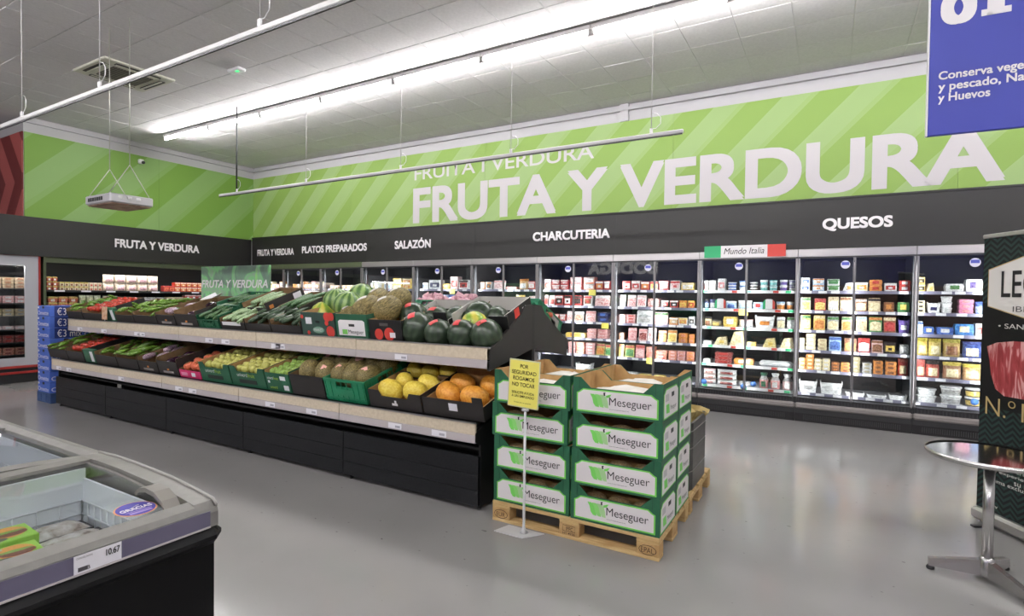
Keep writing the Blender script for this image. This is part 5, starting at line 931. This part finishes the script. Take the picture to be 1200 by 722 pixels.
def leafpoly(x): return [(x-.045, .135), (x-.02, .135), (x+.004, .12), (x+.014, .09), (x+.018, .052), (x-.006, .055), (x-.022, .075), (x-.03, .11)]
LF = [MB().prism(leafpoly(x), -.0030-.0004*q, -.002).mesh('leaf_print', m_) for q, (x, m_) in enumerate(((-.132, M_LEAF1), (-.1, mat('leaf_mid', (140, 216, 116), .5)), (-.068, M_LEAF2)))]
TIP = MB().prism([(-.07, .13), (-.045, .14), (-.03, .143), (-.045, .122), (-.062, .118)], -.0044, -.002).mesh('leaf_print', M_LEAF1); STK = MB().prism([(-.083, .13), (-.072, .13), (-.075, .143), (-.07, .152), (-.085, .15)], -.0035, -.002).mesh('stem_print', M_BLACKP)
FOLD = MB().box((-BW/2+.045, -.0012, .2), (.002, .0024, .074)).box((BW/2-.045, -.0012, .2), (.002, .0024, .074)).mesh('fold_line', mat('dark_fold', (22, 62, 44), .6))
SLB = MB().prism(lab_poly(BD-.04, .012, .20, .03), -.0015, 0).mesh('label_border', M_BORD); SLI = MB().prism(lab_poly(BD-.056, .02, .192, .026), -.0025, -.001).mesh('label', M_LABEL)
SHOLE = MB().box((.03, -.003, .15), (.06, .002, .028)).mesh('hand_hole', M_BLACK); SLEAF = MB().prism([(-.13, .1), (-.06, .1), (-.045, .04), (-.12, .045)], -.0035, -.002).mesh('leaf_print', M_LEAF1)
def melon_box(x, y, z, label, yaw, text=True, top=False):
    t = thing('melon_box', label, 'box', (x, y, z), yaw, 'green melon boxes on the pallet')
    f = ob('front_wall', PANEL, t); ob('back_wall', PANELB, t); ob('bottom', BOT, t); ss = [ob('side_wall', m_, t) for m_ in SIDES]; ob('fold_line', FOLD, f)
    if text:
        ob('label_border', LBO, f); ob('label', LBI, f)
        for m_ in LF: ob('leaf_print', m_, f)
        ob('leaf_print', TIP, f); ob('stem_print', STK, f)
        lettering('Meseguer', f, (-.045, -.0026, .055), (1, 0, 0), (0, 0, 1), .275, .068, M_BLACKP, -.004)
        lettering('www.frutasmeseguer.es', f, (-.045, -.0026, .042), (1, 0, 0), (0, 0, 1), .13, .008, M_INK, 0)
    s = ss[1]
    for me in (SLB, SLI, SHOLE, SLEAF):
        o = ob(me.name.split('.')[0], me, s, (BW/2, BD/2, 0), (0, 0, math.pi/2))
    lettering('Meseguer', s, (BW/2+.0027, BD/2-.03, .045), (0, 1, 0), (0, 0, 1), .15, .04, M_INK, 0)
    MB().bx(BW/2+.0025, BW/2+.003, .05, .13, .12, .165).build('fine_print', mat('pale_ink', (190, 186, 190), .6), s)
    # fruit inside, under a crumpled tissue on the top layer
    if top:
        n = 9; vs = []; fs = []
        for i in range(n):
            for j in range(n):
                u, v = i/(n-1), j/(n-1); zz = .10+.065*math.sin(math.pi*u)*math.sin(math.pi*v)+R.uniform(-.02, .022); vs.append((-.27+.54*u, .02+.354*v, zz))
        for i in range(n-1):
            for j in range(n-1): fs.append((i*n+j, (i+1)*n+j, (i+1)*n+j+1, i*n+j+1))
        o = MB().add(vs, fs, 0, True).build('tissue_sheet', M_BAG, None, (x, y, z), (0, 0, yaw)); tag(o, 'crumpled white tissue in the %s' % label.replace('green melon box ', 'melon box '), 'tissue paper', 'white tissue in the top melon boxes')
    else:
        for k in range(3): fruit('boxmelon', Matrix.Translation((x, y, z)) @ Matrix.Rotation(yaw, 4, 'Z') @ Vector((-.17+.17*k, .11, .10)), .088, (-1.57, R.uniform(-.3, .3), 1.57+R.uniform(-.3, .3)), 'pale melon inside the %s' % label.replace('green melon box ', 'box '))
for col, cx in (('left', PX0+.30), ('right', PX1-.3005)):
    for lv in range(4):
        dx = {'left': (.0, .0, -.02, -.004), 'right': (0, .004, .008, .008)}[col][lv]
        for dr, y in (('front', PY0+.012 if col == 'left' else PY0+.004), ('rear', PY0+.41)):
            melon_box(cx+dx, y+(.0 if lv % 2 else .003), .1445+lv*(BH+.0012), 'green melon box in the %s %s stack, %s' % (dr, col, ['bottom box', 'second from the bottom', 'third from the bottom', 'top box'][lv]), R.uniform(-.004, .004), dr == 'front', lv == 3)
# sign on a stand
t = thing('floor_sign', 'yellow POR SEGURIDAD notice on a thin white stand before the melon boxes', 'sign', (-1.80, 3.25, 0), 0)
MB().prism([(-.17, -.08), (.05, -.08), (.15, .055), (-.13, .055)], 0, .006, 'xy').build('base_plate', mat('clear_base', (196, 196, 198), .2), t); MB().lathe([(.03, .006), (.014, .03), (.009, .06), (.009, .85)], 10, 0, Matrix.Translation((.02, .0, 0))).build('pole', mat('white_pole', (206, 206, 208), .3), t)
MB().cbox((.02, .0, .85), (.05, .025, .02), .005).build('holder', MATS['clear_base'], t)
S_ = ob('notice', MB().cbox((0, 0, .165), (.24, .006, .33), .002).mesh('notice', mat('pale_frame', (206, 206, 170), .3)), t, (.0, -.004, .862), (0, .05, 0)); MB().bx(-.112, .112, -.0045, -.003, .008, .322).build('yellow_sheet', mat('yellow_sheet', (240, 230, 110), .5), S_)
for s, z, wd, h_ in [('POR', .272, .062, .026), ('SEGURIDAD', .23, .19, .026), ('ROGAMOS', .188, .165, .026), ('NO TOCAR', .145, .175, .027), ('SOLICITE AYUDA', .095, .175, .017), ('A UN EMPLEADO', .07, .175, .017), ('Gracias por su atención', .03, .13, .010)]: lettering(s, S_, (-wd/2, -.005, z), (1, 0, 0), (0, 0, 1), wd, h_, M_BLACKP, .002)
# dark wrapped bin with paper bags
bx, by = (PX0+PX1)/2, PY0+.86; c = .14; hw, hd = .59, .375
t = thing('wrapped_bin', 'dark wrapped bulk bin on the rear pallet', 'bin', (bx, by+hd, .1445))
P = []
for sx, sy in ((1, -1), (1, 1), (-1, 1), (-1, -1)):
    for q in range(4):
        a = math.atan2(sy, sx)-math.pi/4+q*math.pi/6; P.append((sx*(hw-c)+c*math.cos(a), sy*(hd-c)+c*math.sin(a)))
P2 = [(x*.97, y*.95) for x, y in P]; n = len(P)
M_BINM = noisy('charcoal_film', [(.35, (44, 42, 41)), (.65, (66, 63, 61))], 6, .35, 4, 'Object', (1, 1, 5)); b = MB()
b.add([(x, y, 0) for x, y in P]+[(x, y, .52) for x, y in P]+[(x, y, .52) for x, y in P2]+[(x, y, .3) for x, y in P2], [(i, (i+1) % n, (i+1) % n+n, i+n) for i in range(n)]+[(i+n, (i+1) % n+n, (i+1) % n+2*n, i+2*n) for i in range(n)]+[(i+2*n, (i+1) % n+2*n, (i+1) % n+3*n, i+3*n) for i in range(n)]+[tuple(range(3*n, 4*n))], 0); b.build('bin_wall', M_BINM, t)
for z in (.12, .3, .43): MB().tube([(x*1.004, y*1.006, z+.03*math.sin(k*.6)) for k, (x, y) in enumerate(P+[P[0]])], .004, 5).build('strap', mat('clear_strap', (120, 118, 116), .3), t)
for k, (dx, dy, s, rz) in enumerate([(.3, .15, 1, .3), (.42, .05, .9, 1.2), (.25, -.1, 1, 2), (.45, .22, .85, .8), (.1, .1, 1, .1), (-.1, .0, 1, 1), (-.3, .1, 1, 2)]):
    vs = []; fs = []; m_ = 7
    for j in range(5):
        for i in range(m_): a = i*2*math.pi/m_; rr = (.12, .15, .13, .09, .13)[j]*R.uniform(.8, 1.15)*s; vs.append((rr*math.cos(a), rr*.7*math.sin(a), .05*j+R.uniform(-.015, .015)+(.03 if j == 4 else 0)))
    for j in range(4):
        for i in range(m_): fs.append((j*m_+i, j*m_+(i+1) % m_, (j+1)*m_+(i+1) % m_, (j+1)*m_+i))
    fs.append(tuple(range(m_-1, -1, -1)))
    tag(MB().add(vs, fs, 0).build('paper_bag', noisy('yellow_paper', [(.35, (190, 166, 104)), (.65, (214, 196, 140))], 9, .7), None, (bx+dx, by+hd+dy, .49), (R.uniform(-.3, .3), R.uniform(-.3, .3), rz)), 'crumpled yellow paper bag in the dark wrapped bin', 'paper bag', 'paper bags in the dark bin')

# ================================================================== BLUE CARTONS AT THE FAR END
M_BLC = mat('blue_carton', (72, 106, 196), .5); M_BLN = mat('navy_carton', (36, 52, 120), .5); M_BLPW = mat('blue_pallet', (40, 66, 110), .7)
pallet((-9.86, 3.40, 0), 'blue wooden pallet under the stacked blue cartons', M_BLPW, M_BLPW, False, .46, .8)
for r_ in range(2):
    for lv in range(8):
        navy = r_ == 1 and lv >= 6
        t = thing('blue_carton', '%s carton in the %s stack at the far end, %s from the bottom' % ('navy' if navy else 'blue', 'front' if r_ == 0 else 'rear', ORD[lv] if lv else 'bottom one, first'), 'box', (-9.86, 3.40+.402*r_, .1445+.158*lv), R.uniform(-.01, .01), 'stacked blue cartons')
        b = MB().cbox((0, .199, .077), (.40, .394, .154), .004).build('carton', M_BLN if navy else M_BLC, t)
        side_navy = lv >= 5 and r_ == 0
        if side_navy: MB().bx(.199, .2012, .06, .39, .004, .15).build('navy_side', M_BLN, b)
        for face in range(2):
            if face == 0: org, u, wd = (-.18, -.001, .02), (1, 0, 0), .36
            else: org, u, wd = (.2015, .09 if side_navy else .02, .02), (0, 1, 0), .30 if side_navy else .34
            if navy or (face == 1 and side_navy): lettering('€3 mix', b, org, u, (0, 0, 1), wd, .11, M_PRINT, .0)
            else: lettering('Omette', b, org, u, (0, 0, 1), wd, .062, mat('pale_blue_print', (206, 208, 236), .5), .02)
        MB().bx(-.03, .03, -.002, 0, .115, .15).build('hand_hole', M_BLACK, b); MB().bx(-.18, -.14, -.002, 0, .115, .14).build('logo_mark', M_PRINT, b)
        if not side_navy and not navy: MB().bx(.1995, .2015, .17, .23, .115, .15).build('hand_hole', M_BLACK, b)

# ================================================================== CHEST FREEZERS
M_FRZ = noisy('freezer_frame_grey', [(.4, (122, 120, 116)), (.6, (128, 126, 122))], 20, .4); M_FRB = mat('freezer_black', (11, 11, 12), .5, 0, .15); M_FRW = mat('freezer_liner', (240, 243, 249), .5); M_FRG = glass('freezer_glass', (246, 248, 249), .75, .02); M_PRL = mat('lavender_rail', (98, 94, 116), .35)
PROF = [(0, .868), (-.02, .886), (-.12, .899), (-.29, .915), (-.54, .926), (-.73, .928), (-.86, .922)]     # arched lid: offset from the customer side, height
def freezer(name, label, loc, rotz, L_, depth=.86):
    """customer side at local x=0 facing +x, far end at local y=0, running to -y"""
    t = thing(name, label, 'chest freezer', loc, rotz)
    b = MB(); b.bx(-.03, -.008, -L_, -.01, .05, .74).bx(-depth, -depth+.03, -L_, -.01, .05, .86).bx(-depth+.03, -.03, -.03, -.01, .05, .8).bx(-depth+.03, -.03, -L_, -L_+.02, .05, .8).bx(-depth+.03, -.03, -L_+.02, -.03, .05, .12); b.build('body', M_FRB, t)
    MB().cbox((-.005, -L_/2, .768), (.05, L_+.01, .058), .022).cbox((-depth/2, .0, .768), (depth, .05, .058), .022).build('bumper', mat('bumper_black', (20, 20, 21), .5, 0, .2), t)
    ln = MB(); ln.bx(-.10, -.09, -L_+.06, -.10, .35, .84).bx(-depth+.10, -depth+.11, -L_+.06, -.10, .35, .9).bx(-depth+.10, -.09, -.11, -.10, .35, .86).bx(-depth+.10, -.09, -L_+.06, -L_+.07, .35, .86).bx(-depth+.10, -.09, -L_+.06, -.10, .34, .352); ln.build('liner', M_FRW, t)
    # rim: customer rail, high rail, arched ends
    MB().prism([(-.0, .800), (-.0, .862), (-.012, .880), (-.055, .892), (-.085, .878), (-.085, .800)], -L_+.075, -.075, 'xz').build('front_rim', M_FRZ, t)
    MB().bx(.0005, .003, -L_+.02, -.03, .806, .858).build('price_rail', M_PRL, t); MB().bx(.0005, .006, -L_+.02, -.03, .800, .806).build('rail_lip', M_RAILL, t)
    MB().prism([(-depth, .80), (-depth, .918), (-depth+.03, .93), (-depth+.09, .926), (-depth+.09, .87)], -L_+.075, -.075, 'xz').build('back_rim', M_FRZ, t)
    for ye, sg in ((-.075, 1), (-L_, 1)):
        up = [(x*depth/.86, z+.002) for x, z in PROF]; P = up+[(-depth, .80), (-.0, .80)]
        P = [(-.0, .80)]+[(0, .85), (-.006, .866)]+up[1:]+[(-depth, .80)]
        MB().prism(P, ye, ye+.075, 'xz').build('end_rim', M_FRZ, t)
    MB().tube([(x*depth/.86, -.006, z+.004) for x, z in PROF], .006, 6).build('end_bead', mat('pale_bead', (150, 148, 143), .4), t)
    # curved sliding lids
    n = 12; lids = [(-L_+.06, -L_*.5+.02, .0), (-L_*.5-.02, -.08, -.008)]
    def zl(u): # height along the lid, u 0 (front) .. 1 (back)
        return .878+.042*math.sin(min(1, u*1.25)*math.pi/2)
    for y0, y1, dz in lids:
        vs = []; fs = []
        for k in range(n+1):
            u = k/n; x = -.075-(depth-.165)*u
            for yv in (y0, y1): vs.append((x, yv, zl(u)+dz))
        m_ = len(vs); vs += [(x, y, z-.005) for x, y, z in vs]
        for k in range(n):
            a = 2*k; fs += [(a, a+2, a+3, a+1), (m_+a, m_+a+1, m_+a+3, m_+a+2)]
        fs += [(0, 1, m_+1, m_), (2*n, m_+2*n, m_+2*n+1, 2*n+1)]
        gl = MB().add(vs, fs, 0, True).build('glass_lid', M_FRG, t)
        for yv in (y0, y1-.012):
            fr = MB()
            for k in range(n):
                u0, u1 = k/n, (k+1)/n; xa, xb = -.075-(depth-.165)*u0, -.075-(depth-.165)*u1; fr.add([(xa, yv, zl(u0)+dz+.004), (xa, yv+.012, zl(u0)+dz+.004), (xb, yv+.012, zl(u1)+dz+.004), (xb, yv, zl(u1)+dz+.004), (xa, yv, zl(u0)+dz-.012), (xa, yv+.012, zl(u0)+dz-.012), (xb, yv+.012, zl(u1)+dz-.012), (xb, yv, zl(u1)+dz-.012)], [(0, 1, 2, 3), (7, 6, 5, 4), (0, 4, 5, 1), (1, 5, 6, 2), (2, 6, 7, 3), (3, 7, 4, 0)])
            fr.build('lid_frame', M_FRZ, gl)
    return t
FX, FY = -1.857, 1.135
fz = freezer('chest_freezer', 'grey and black chest freezer with glass lid at the lower left', (FX, FY, 0), 0, 2.1)
lid = [c for c in fz.children if c.name.startswith('glass_lid')][1]
# lid handle
hp = [(-.275, .0), (-.25, .022), (-.21, .036), (-.15, .038), (-.10, .022), (-.078, .0)]
b = MB(); m_ = len(hp); vs = []
for x, z in hp:
    u = (-x-.075)/(.86-.165); zz = .878+.042*math.sin(min(1, max(0, u)*1.25)*math.pi/2)-.008
    for yv, o_ in ((-.14, 0), (-.088, 0)): vs.append((x, yv, zz+z+.012)); vs.append((x, yv, zz+z-.004 if z > 0 else zz-.002))
fs = []
for k in range(m_-1):
    a = 4*k; fs += [(a, a+4, a+6, a+2), (a+1, a+3, a+7, a+5), (a, a+1, a+5, a+4), (a+2, a+6, a+7, a+3)]
b.add(vs, fs, 0, False).build('handle', mat('handle_taupe', (128, 124, 118), .45), lid)
# sticker and label
def on_lid(px, py):
    lo, hi = None, None; d = _ray(px, py); t0 = .5
    for k in range(4000):
        t_ = .6+k*.001; p = EYE+d*t_; x = p.x-FX; u = max(0, (-x-.075)/(.86-.165))
        if p.z <= .878+.042*math.sin(min(1, u*1.25)*math.pi/2)-.008+.004: return p
p = on_lid(159, 597)
def oval(name, rx, ry, dz, mt, par):
    vs = [(0, 0, dz)]+[(rx*math.cos(k*math.pi/12), ry*math.sin(k*math.pi/12), dz) for k in range(24)]; return MB().add(vs, [(0, k+1, (k+1) % 24+1) for k in range(24)], 0).build(name, mt, par)
st = ob('round_sticker', None, None, (p.x, p.y, p.z+.002), (0, .06, 0)); tag(st, 'oval purple GRACIAS sticker on the freezer lid', 'sticker')
oval('orange_rim', .062, .062, 0, mat('sticker_orange', (224, 160, 110), .5), st); oval('purple_field', .057, .057, .001, mat('sticker_purple', (78, 72, 160), .5), st)
lettering('GRACIAS', st, (.013, -.048, .0015), (0, 1, 0), (-1, 0, 0), .096, .022, M_PRINT, .02, lift=.0005); MB().bx(.02, .024, -.04, .04, .0012, .0018).bx(.03, .042, -.034, .034, .0012, .0018).build('fine_print', mat('lilac_print', (170, 150, 206), .5), st); MB().tube([(-.014+.006*math.cos(q*.4)*1.6, .02*(q-4)/4, .0018) for q in range(-4+4, 9)], .0014, 4).build('smile_print', M_PRINT, st)
ya, yb = onX(85.5, 669, FX).y, onX(141.5, 648, FX).y
t = thing('price_ticket', 'white 10.67 price ticket on the freezer front rail', 'price ticket', (FX+.004, ya, .803)); MB().bx(0, .001, 0, yb-ya, 0, .056).build('paper', M_TAG, t)
lettering('10.67', t, (.001, (yb-ya)*.66, .028), (0, 1, 0), (0, 0, 1), (yb-ya)*.3, .02, M_BLACKP, .02, lift=.0006); lettering('CONGELADOS', t, (.001, .006, .045), (0, 1, 0), (0, 0, 1), .04, .005, M_INK, 0, lift=.0006); MB().bx(.001, .0015, .01, .034, .008, .02).build('barcode', M_INK, t); lettering('4B', t, (.001, .02, .008), (0, 1, 0), (0, 0, 1), .02, .012, M_INK, .01, lift=.0007)
# wire basket, frozen trays, green burger cartons
M_WIRE = mat('white_wire', (236, 238, 242), .4); ZB = .665
t = thing('wire_basket', 'white wire basket inside the chest freezer', 'basket', (FX-.43, FY-.115, ZB)); bw, bl, bh = .315, .95, .11
for zz in (0, bh*.5, bh): MB().tube([(-bw, 0, zz), (bw, 0, zz), (bw, -bl, zz), (-bw, -bl, zz), (-bw, 0, zz)], .0035, 5).build('hoop_wire', M_WIRE, t)
for k in range(13): MB().tube([(-bw+2*bw*k/12, 0, bh), (-bw+2*bw*k/12, 0, 0)], .003, 4).build('upright_wire', M_WIRE, t)
for s in (-1, 1):
    for k in range(14): MB().tube([(s*bw, -bl*k/13, bh), (s*bw, -bl*k/13, 0)], .003, 4).build('upright_wire', M_WIRE, t)
MB().bx(-bw, bw, -bl, 0, -.012, -.006).build('basket_floor', M_FRW, t)
M_FROST = noisy('frosted_food', [(.32, (96, 70, 58)), (.42, (176, 164, 152)), (.7, (222, 220, 216))], 26, .4, 4, 'Object', (1, 1, 1), .5, obj_rand=True); M_TRAYB = mat('black_tray', (44, 44, 48), .3)
def frozen(x, y, z, w_, l_, lab, rz=0):
    t = thing('frozen_tray', lab, 'food tray', (x, y, z), rz, 'black trays of frozen food'); MB().prism([(-w_*.42, 0), (w_*.42, 0), (w_*.5, .04), (-w_*.5, .04)], -l_/2, l_/2, 'xz').build('tray', M_TRAYB, t)
    vs = []; fs = []; n = 9
    for i in range(n):
        for j in range(n):
            u, v = i/(n-1)-.5, j/(n-1)-.5; vs.append((u*w_*.96, v*l_*.96, .036+.03*(1-(2*u)**4)*(1-(2*v)**4)+R.uniform(-.003, .003)))
    for i in range(n-1):
        for j in range(n-1): fs.append((i*n+j, (i+1)*n+j, (i+1)*n+j+1, i*n+j+1))
    MB().add(vs, fs, 0, True).build('frosted_film', M_FROST, t)
frozen(FX-.31, FY-.235, ZB, .17, .22, 'frosted tray nearest the freezer front'); frozen(FX-.50, FY-.235, ZB+.0, .17, .22, 'frosted tray in the middle of the basket')
frozen(FX-.66, FY-.24, ZB, .11, .22, 'dark frozen tray at the back of the basket'); frozen(FX-.31, FY-.49, ZB-.005, .17, .25, 'frozen tray under the lime burger cartons'); frozen(FX-.50, FY-.49, ZB-.005, .17, .25, 'second frozen tray under the lime burger cartons')
M_LIMEC = mat('lime_carton', (150, 204, 64), .45)
def burger(x, y, z, lab, rz):
    t = thing('burger_carton', lab, 'carton', (x, y, z), rz, 'lime green frozen burger cartons'); MB().cbox((0, 0, .02), (.15, .27, .04), .003).build('carton', M_LIMEC, t)
    lettering('BEYOND\nBURGER', t, (.03, -.115, .0405), (0, 1, 0), (-1, 0, 0), .11, .05, M_BLACKP, .01, align='RIGHT', lift=.0006)
    vs = lambda cx, cyy, rx, ry: [(cx+rx*math.cos(k*.3927), cyy+ry*math.sin(k*.3927), .0406) for k in range(16)]
    for cx, cyy, rx, ry, mt, dz in ((-.01, .07, .058, .05, mat('bun_print', (222, 150, 66), .5), 0), (.005, .075, .03, .046, mat('patty_print', (120, 62, 44), .5), .0004), (-.012, .07, .012, .046, mat('lettuce_print', (120, 160, 60), .5), .0006), (.048, .035, .016, .022, mat('badge_dark', (70, 84, 70), .5), .0008), (-.05, .03, .012, .018, mat('badge_grey', (170, 196, 170), .5), .0004)):
        P = [(x_, y_, z_+dz) for x_, y_, z_ in vs(cx, cyy, rx, ry)]; MB().add(P, [tuple(range(16))], 0).build('printed_burger' if rx > .025 else 'printed_badge', mt, t)
burger(FX-.245, FY-.475, ZB+.068, 'lime burger carton nearest the freezer front', -.1); burger(FX-.41, FY-.50, ZB+.068, 'lime burger carton second from the front', -.1); burger(FX-.60, FY-.46, ZB+.068, 'lime burger carton at the back of the basket', -.05)
burger(FX-.30, FY-.80, ZB+.03, 'lime burger carton under the freezer lid at the photo edge', 0)
# second freezer, long axis across, customer side facing the produce stand
f2 = freezer('chest_freezer', 'second chest freezer behind, at the left edge of the photo', (FX-.885-2.1, 1.225, 0), math.pi/2, 2.1)
for k in range(3):
    for j in range(2): frozen(FX-1.25-.3*k, .95-.2*j, .60, .26, .17, 'frosted tray lying in the second freezer', 0)
t = thing('wire_basket', 'white wire basket inside the second freezer', 'basket', (FX-1.7, .82, .62))
for zz in (0, .06, .12): MB().tube([(-.7, .26, zz), (.68, .26, zz), (.68, -.26, zz), (-.7, -.26, zz), (-.7, .26, zz)], .0035, 5).build('hoop_wire', M_WIRE, t)
for k in range(24): MB().tube([(-.7+1.38*k/23, .26, .12), (-.7+1.38*k/23, .26, 0)], .003, 4).build('upright_wire', M_WIRE, t)

# ================================================================== ROLL-UP BANNER
ang = math.atan2(-.864, .504); A = (.985, 5.27, 0)
bn = thing('roll_up_banner', 'dark green roll-up banner with cured ham picture', 'banner', A, ang)
def chev():
    mt = mat('banner_chevrons', (14, 16, 16), .45, 0, .3); nt, N, L, b = nodes(mt); tc = N.new('ShaderNodeTexCoord'); s = N.new('ShaderNodeSeparateXYZ'); L.new(tc.outputs['Object'], s.inputs[0])
    def mth(op, a, bb=0):
        n = N.new('ShaderNodeMath'); n.operation = op
        for q, v in enumerate((a, bb)):
            if isinstance(v, (int, float)): n.inputs[q].default_value = v
            else: L.new(v, n.inputs[q])
        return n.outputs[0]
    tri = mth('ABSOLUTE', mth('SUBTRACT', mth('FRACT', mth('DIVIDE', s.outputs[0], .11)), .5)); u = mth('FRACT', mth('DIVIDE', mth('ADD', s.outputs[2], mth('MULTIPLY', tri, .09)), .042))
    st = mth('LESS_THAN', u, .5); top = mth('GREATER_THAN', s.outputs[2], 1.62); bot = mth('LESS_THAN', s.outputs[2], .86); f = mth('MULTIPLY', st, mth('MAXIMUM', top, bot))
    r = ramp(N, [(0, (15, 16, 16)), (1, (36, 56, 54))]); L.new(f, r.inputs[0]); L.new(r.outputs[0], b.inputs['Base Color']); return mt
MB().bx(0, .85, -.003, .003, .10, 2.10).build('printed_sheet', chev(), bn); MB().cbox((.425, 0, 2.11), (.86, .03, .03), .006).build('top_rail', M_STEEL, bn); MB().cbox((.425, 0, .06), (.87, .10, .09), .02).build('cassette', M_STEEL, bn)
MB().tube([(.425, .03, .1), (.425, .03, 2.1)], .01, 8).build('support_pole', M_STEEL, bn)
for x in (.15, .7): MB().cbox((x, 0, .008), (.04, .32, .014), .004).build('foot', M_DGREY, bn)
M_GOLD = mat('gold_print', (190, 164, 110), .45); M_EMB = mat('emblem_white', (226, 222, 216), .5)
MB().prism([(.05, 1.60), (.05, 1.86), (.425, 1.97), (.80, 1.86), (.80, 1.60), (.425, 1.50)], -.0045, -.003).build('emblem', M_EMB, bn)
MB().prism([(.044, 1.595), (.044, 1.866), (.425, 1.977), (.806, 1.866), (.806, 1.595), (.425, 1.493)], -.0038, -.003).build('emblem_rim', M_GOLD, bn)
lettering('LEONES', bn, (.155, -.005, 1.66), (1, 0, 0), (0, 0, 1), .60, .19, M_BLACKP, .008); lettering('IBÉRICOS', bn, (.25, -.005, 1.56), (1, 0, 0), (0, 0, 1), .40, .05, M_BLACKP, -.01); lettering('• SAN MIGUEL •', bn, (.14, -.004, 1.44), (1, 0, 0), (0, 0, 1), .55, .035, M_EMB, 0)
M_HAM = noisy('ham_print', [(.35, (140, 40, 46)), (.52, (168, 66, 68)), (.6, (216, 160, 158))], 4, .5, 3, 'Object', (6, 1, 1), dist=1.2)
MB().prism([(.05, 1.30), (.13, 1.335), (.26, 1.355), (.50, 1.36), (.72, 1.30), (.78, 1.15), (.70, 1.02), (.45, .965), (.2, .96), (.13, 1.0), (.09, 1.10), (.075, 1.2)], -.0045, -.003).build('ham_picture', M_HAM, bn)
lettering('N.º1', bn, (.055, -.004, .745+.06), (1, 0, 0), (0, 0, 1), .30, .13, M_GOLD, -.008)
for s, z, w_, h_ in [('ALIMENTACIÓN', .565, .45, .022), ('Nuestra acertada selección', .50, .62, .028), ('otra experiencia.', .455, .42, .028), ('su mesa', .415, .2, .025), ('Sistema exclusivo', .385, .4, .028), ('www', .20, .12, .018)]: lettering(s, bn, (.06 if s != 'su mesa' else .3, -.004, z-.06), (1, 0, 0), (0, 0, 1), w_, h_, M_EMB, 0)

# ================================================================== BISTRO TABLE
tb = thing('bistro_table', 'round polished aluminium bistro table at the right edge', 'table', (.825, 4.13, 0), .12)
MB().lathe([(.29, .722), (.302, .716), (.308, .728), (.306, .742), (.298, .745)], 40, 0, None, True, False, False).build('rim', M_CHROME, tb); MB().lathe([(.0005, .738), (.299, .738)], 40, 0, None, False, False, False).build('top', mat('mirror_aluminium', (206, 206, 206), .09, 1), tb); MB().lathe([(.0005, .722), (.29, .722)], 24, 0, None, False, False, False).build('underside', M_DGREY, tb)
MB().lathe([(.027, .10), (.027, .715)], 16).build('column', M_CHROME, tb); MB().lathe([(.04, .022), (.042, .05), (.038, .125), (.028, .14)], 16).build('hub', M_CHROME, tb); MB().lathe([(.06, .712), (.03, .69)], 12).build('bracket', M_DGREY, tb)
for k in range(3):
    M = Matrix.Rotation(math.pi-.12+k*math.pi*2/3, 4, 'Z'); l = MB().add([(.03, -.02, .12), (.03, .02, .12), (.03, .026, .03), (.03, -.026, .03), (.275, -.016, .068), (.275, .016, .068), (.275, .02, .024), (.275, -.02, .024)], [(0, 1, 2, 3), (4, 7, 6, 5), (0, 4, 5, 1), (1, 5, 6, 2), (2, 6, 7, 3), (3, 7, 4, 0)], 0, False, M).build('leg', M_CHROME, tb)
    MB().lathe([(.02, 0), (.022, .012), (.012, .03)], 10, 0, M @ Matrix.Translation((.262, 0, 0))).build('rubber_foot', M_BLACK, l)
